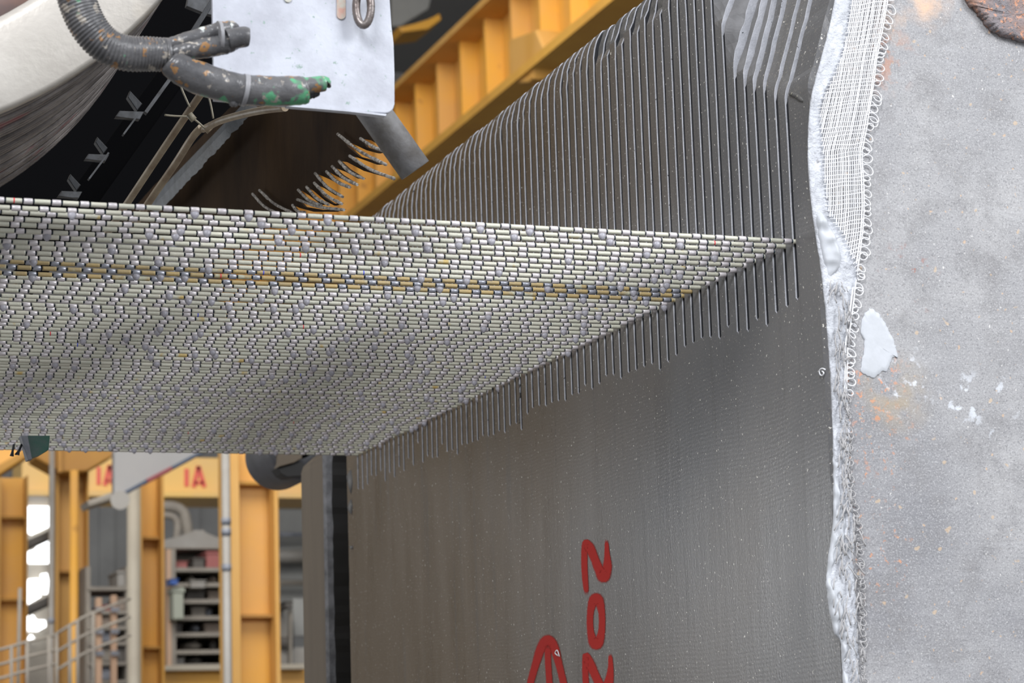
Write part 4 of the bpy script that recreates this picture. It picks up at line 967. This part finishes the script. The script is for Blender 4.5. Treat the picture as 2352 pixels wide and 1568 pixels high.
SHZ = [onY(440, py, RY).z + .009 for py in sh]; STZ = [onY(202, py, 9.85).z + .002 for py in (1347, 1402, 1438, 1474, 1520, 1562)]
def crate(name, lab, x0, x1, y0, y1, m, Y=RY + .08, kind=0, cat='crate'):
    a, b = onY(x0, y1, Y), onY(x1, y0, Y)
    SET = SHZ if Y >= RY and name != 'junction_box' and name != 'tool_motor' else STZ if name == 'machine_crate' else None
    if SET:
        a.z = min(SET, key=lambda z: abs(z - a.z)); up = [z for z in SET if z > a.z + .01]
        if up: b.z = min(b.z, min(up) - (.034 if SET is SHZ else .03))
        b.z = max(b.z, a.z + .03)
    root = thing(name, lab, cat, ((a.x + b.x) / 2, Y + .1, a.z)); w_ = b.x - a.x; h = b.z - a.z; dp = .12 if (SET is None and Y < RY) else .25
    if kind == 0:
        obj('tub', B(None, ((a.x, b.x), (Y, Y + dp), (a.z, b.z)), bev=min(w_, h) * .12), m, root)
        obj('lip', B(None, ((a.x - .006, b.x + .006), (Y - .008, Y + dp + .008), (b.z - h * .16, b.z - h * .04)), bev=.002), m, root)
    elif kind == 1:
        c = (a.x + b.x) / 2; obj('can', tube([(c, Y + .1, a.z), (c, Y + .1, a.z + h * .9), (c, Y + .1, a.z + h * .93)], [w_ / 2, w_ / 2, w_ / 2 * .8], n=18), m, root)
        obj('lid', tube([(c, Y + .1, a.z + h * .9), (c, Y + .1, b.z)], w_ / 2 * .6, n=18), 'dust', root)
    else:
        bm = bmesh.new(); bmesh.ops.create_uvsphere(bm, u_segments=14, v_segments=9, radius=1)
        for v in bm.verts:
            v.co = Vector(((a.x + b.x) / 2 + v.co.x * w_ / 2 * (1 + .2 * nz(v.co.z * 2, v.co.x * 2)), Y + .12 + v.co.y * .12, a.z + (v.co.z + 1) / 2 * h * (1 + .15 * nz(v.co.x * 2, 7))))
        obj('sack', bm, m, root, smooth=True)
        obj('tied_neck', tube([(b.x - w_ * .3, Y + .1, b.z - h * .1), (b.x - w_ * .2, Y + .1, b.z + h * .12)], w_ * .08, n=8), m, root)
    return root
crate('storage_crate', 'dull red crate on the left of the top rack shelf', 404, 430, 1288, 1304, 'boxred')
crate('storage_crate', 'dark crate in the middle of the top rack shelf', 444, 470, 1280, 1306, 'darkbox')
crate('storage_crate', 'large dull red crate on the right of the top rack shelf', 474, 508, 1265, 1304, 'boxred')
crate('storage_sack', 'beige sack slumped on the second rack shelf', 430, 455, 1316, 1340, 'dust', kind=2, cat='sack')
crate('storage_sack', 'grey sack at the right of the second rack shelf', 480, 506, 1312, 1340, 'boxbrown', kind=2, cat='sack')
crate('parts_bin', 'small blue bin beside the rack upright, above the pale green box', 392, 409, 1328, 1342, 'boxblue', RY - .2)
crate('tall_box', 'tall pale green box standing in front of the rack', 398, 422, 1348, 1422, 'boxgreen', RY - .15, cat='box')
crate('parts_bin', 'pale bin lying on the third rack shelf', 438, 472, 1331, 1350, 'greypipe', RY - .05)
crate('storage_crate', 'dark brown crate on the left of the third rack shelf', 428, 470, 1352, 1378, 'darkbox')
crate('storage_crate', 'grey brown crate on the right of the third rack shelf', 478, 508, 1352, 1378, 'boxbrown')
crate('storage_crate', 'pinkish crate in the middle of the fourth rack shelf', 440, 472, 1388, 1416, 'dust')
crate('paint_can', 'dark grey can on the fourth rack shelf', 478, 496, 1386, 1416, 'steel', kind=1, cat='can')
crate('storage_crate', 'dark crate on the left of the fifth rack shelf', 392, 418, 1426, 1454, 'darkbox')
crate('storage_sack', 'bluish grey sack on the fifth rack shelf', 442, 464, 1428, 1454, 'steel', kind=2, cat='sack')
crate('storage_crate', 'wide brown crate on the right of the fifth rack shelf', 470, 508, 1430, 1454, 'boxbrown')
crate('paint_can', 'brown can on the left of the sixth rack shelf', 394, 412, 1466, 1494, 'boxbrown', kind=1, cat='can')
crate('storage_sack', 'long beige sack on the sixth rack shelf', 424, 470, 1470, 1494, 'dust', kind=2, cat='sack')
crate('paint_can', 'dark can on the right of the sixth rack shelf', 490, 506, 1464, 1494, 'darkbox', kind=1, cat='can')
crate('storage_sack', 'dark low sack on the bottom rack shelf', 430, 472, 1508, 1526, 'darkbox', kind=2, cat='sack')
crate('storage_crate', 'pale crate on the left of the bottom rack shelf', 392, 424, 1502, 1526, 'greypipe')
bb = thing('walkway_beam', 'yellow walkway beam with a pale plank under the storage rack', 'beam', onY(440, 1560, RY))
obj('plank', prism([onY(x, y, RY - .25) for x, y in [(378, 1528), (705, 1524), (705, 1536), (378, 1540)]], (0, 1.0, 0), bev=.005), 'cream', bb)
obj('beam', prism([onY(x, y, RY - .15) for x, y in [(378, 1540), (705, 1536), (705, 1660), (378, 1660)]], (0, .1, 0)), 'yellow', bb)
a_, b_ = onY(560, 1420, 16.3), onY(900, 1150, 16.3); struct('trim_1', B(None, ((a_.x, b_.x), (16.3, 16.36), (a_.z, b_.z)), *[((a_.x, b_.x), (16.26, 16.3), (a_.z + .3 * k, a_.z + .3 * k + .05)) for k in range(1, 5)]), 'wallpale')
# clutter right of the broad column
o = thing('wall_lamp', 'small orange lamp on the grey wall beside the broad column', 'lamp', onY(655, 1180, WY - .1))
obj('housing', tube([onY(648, 1180, WY - .15), onY(664, 1182, WY - .15)], [.03, .045], n=14), 'orange', o); obj('arm', tube([onY(662, 1184, WY - .15), onY(664, 1184, WY - .02)], .02, n=8), 'darkbox', o)
for k, (y0, y1, m, lab) in enumerate([(1222, 1232, 'steel', 'dark pipe run along the wall beside the broad column'), (1262, 1292, 'greypipe', 'pale duct under the dark wall pipe'), (1332, 1344, 'dust', 'dusty rail on the wall above the white panels')]):
    o = obj('wall_duct', tube([onY(590, (y0 + y1) / 2, WY - .4), onY(760, (y0 + y1) / 2, WY - .4)], mm((y1 - y0) / 2, WY - .4), n=14), m); tag(o, lab, 'duct')
cb2 = thing('workbench', 'cluttered pale workbench seen right of the broad column', 'bench', onY(668, 1530, 11.2))
obj('panel', prism([onY(x, y, 11.3) for x, y in [(644, 1400), (664, 1400), (664, 1468), (644, 1468)]], (0, .05, 0), bev=.004), 'greypipe', cb2)
obj('panel', prism([onY(x, y, 11.4) for x, y in [(672, 1374), (720, 1374), (720, 1460), (676, 1460)]], (0, .05, 0), bev=.004), 'wallpale', cb2)
obj('drawer_front', prism([onY(x, y, 11.2) for x, y in [(642, 1486), (720, 1486), (720, 1526), (642, 1526)]], (0, .5, 0), bev=.004), 'greypipe', cb2)
obj('leg', prism([onY(x, y, 11.1) for x, y in [(666, 1400), (671, 1400), (671, 1530), (666, 1530)]], (0, .05, 0)), 'dust', cb2)
wb_ = onY(668, 1526, 11.45); obj('base', B(None, ((wb_.x - .12, wb_.x + .16), (11.25, 11.65), (FLOOR, wb_.z)), bev=.01), 'yellow_dark', cb2)
crate('tool_motor', 'dark motor sitting on the workbench', 644, 684, 1458, 1486, 'darkbox', 11.1, kind=1, cat='motor')
crate('junction_box', 'small dark box fixed above the workbench leg', 656, 672, 1380, 1396, 'darkbox', 11.05, cat='box')

# stair railings at the lower left
def rail(lab, top, levels, posts, Y, m='dust', r=3.2):
    root = thing('stair_railing', lab, 'railing', onY(posts[0], 1560, Y))
    for dy in levels: obj('rail_bar', tube([onY(x, y + dy, Y) for x, y in top], mm(r, Y), n=8), m, root)
    for x in posts:
        yt = lerp([(p[0], p[1]) for p in top], x); obj('baluster', tube([onY(x, yt, Y), onY(x + 1, 1640, Y)], mm(r * 1.2, Y), n=8), m, root)
    return root
rail('grey stair railing rising right, in front of the haunched column', [(128, 1456), (160, 1436), (190, 1418), (226, 1402), (262, 1388), (300, 1374)], (0, 42, 84), (130, 160, 178, 214), 8.3)
rail('grey landing railing in the lower left corner', [(-30, 1496), (6, 1490), (60, 1474), (128, 1458)], (0, 34, 66), (26, 62, 112), 8.0)
for lab, x, yt in (('orange tinted rack post left of the cream pole, nearer the haunched column', 228, 1372), ('orange tinted rack post close beside the cream pole', 263, 1366)):
    p = onY(x, 1500, 9.4); o = thing('rack_post', lab, 'post', (p.x, 9.4, FLOOR)); obj('post', B(None, ((p.x - .014, p.x + .014), (9.4, 9.45), (FLOOR, onY(x, yt, 9.4).z)), bev=.003), 'dustpink', o)
    for py in (1400, 1450, 1500): z = onY(x, py, 9.4).z; obj('hook_plate', B(None, ((p.x - .02, p.x + .02), (9.38, 9.4), (z - .012, z + .012))), 'steel', o)
o = thing('thin_mast', 'thin pale mast standing left of the bright windows', 'mast', (onY(42, 1500, 9).x, 9.0, FLOOR)); obj('mast', tube([onY(46, 1350, 9.0), onY(40, 1640, 9.0)], mm(4, 9), n=8), 'dust', o)
# machine clutter behind the railing
random.seed(30)
cl = [(206, 226, 1400, 1428, 'greypipe'), (204, 226, 1440, 1470, 'boxgreen'), (232, 258, 1388, 1400, 'boxred'), (232, 260, 1404, 1436, 'boxbrown'), (232, 258, 1440, 1470, 'steel'), (206, 226, 1480, 1520, 'darkbox'), (232, 258, 1478, 1516, 'dust'), (270, 290, 1372, 1400, 'boxbrown'), (270, 290, 1408, 1436, 'darkbox'), (270, 290, 1476, 1520, 'darkbox'), (270, 292, 1310, 1345, 'greypipe'), (232, 258, 1524, 1560, 'steel')]
names = ['pale grey', 'grey green', 'dull red', 'brown', 'steel grey', 'black', 'beige', 'small brown', 'black upper', 'black lower', 'pale top', 'dark steel']
where = ['on the upper left of the crate stack behind the stair railing', 'in the second row behind the stair railing', 'topmost between the two orange posts', 'second down between the two orange posts', 'third down between the two orange posts', 'low down left of the orange posts', 'fourth down between the two orange posts', 'right of the orange posts near the cream pole', 'beside the cream pole', 'beside the cream pole near the bottom', 'high beside the cream pole', 'lowest between the two orange posts']
for (a_, b_, c_, d_, m), nm, wh in zip(cl, names, where): crate('machine_crate', '%s crate %s' % (nm, wh), a_, b_, c_, d_, m, 9.88, cat='crate')
sk = thing('stack_stand', 'open dusty shelving stand behind the stair railing', 'stand', (onY(245, 1500, 9.8).x, 9.85, FLOOR))
for py in (1347, 1402, 1438, 1474, 1520, 1562):
    a_, b_ = onY(202, py, 9.85), onY(296, py, 9.85); obj('shelf', B(None, ((a_.x, b_.x), (9.85, 10.25), (a_.z - .02, a_.z + .0)), bev=.003), 'dust', sk)
for x in (203, 295): p = onY(x, 1500, 9.85); obj('upright', B(None, ((p.x - .012, p.x + .012), (9.86, 10.25), (FLOOR, onY(x, 1300, 9.85).z))), 'dust', sk)
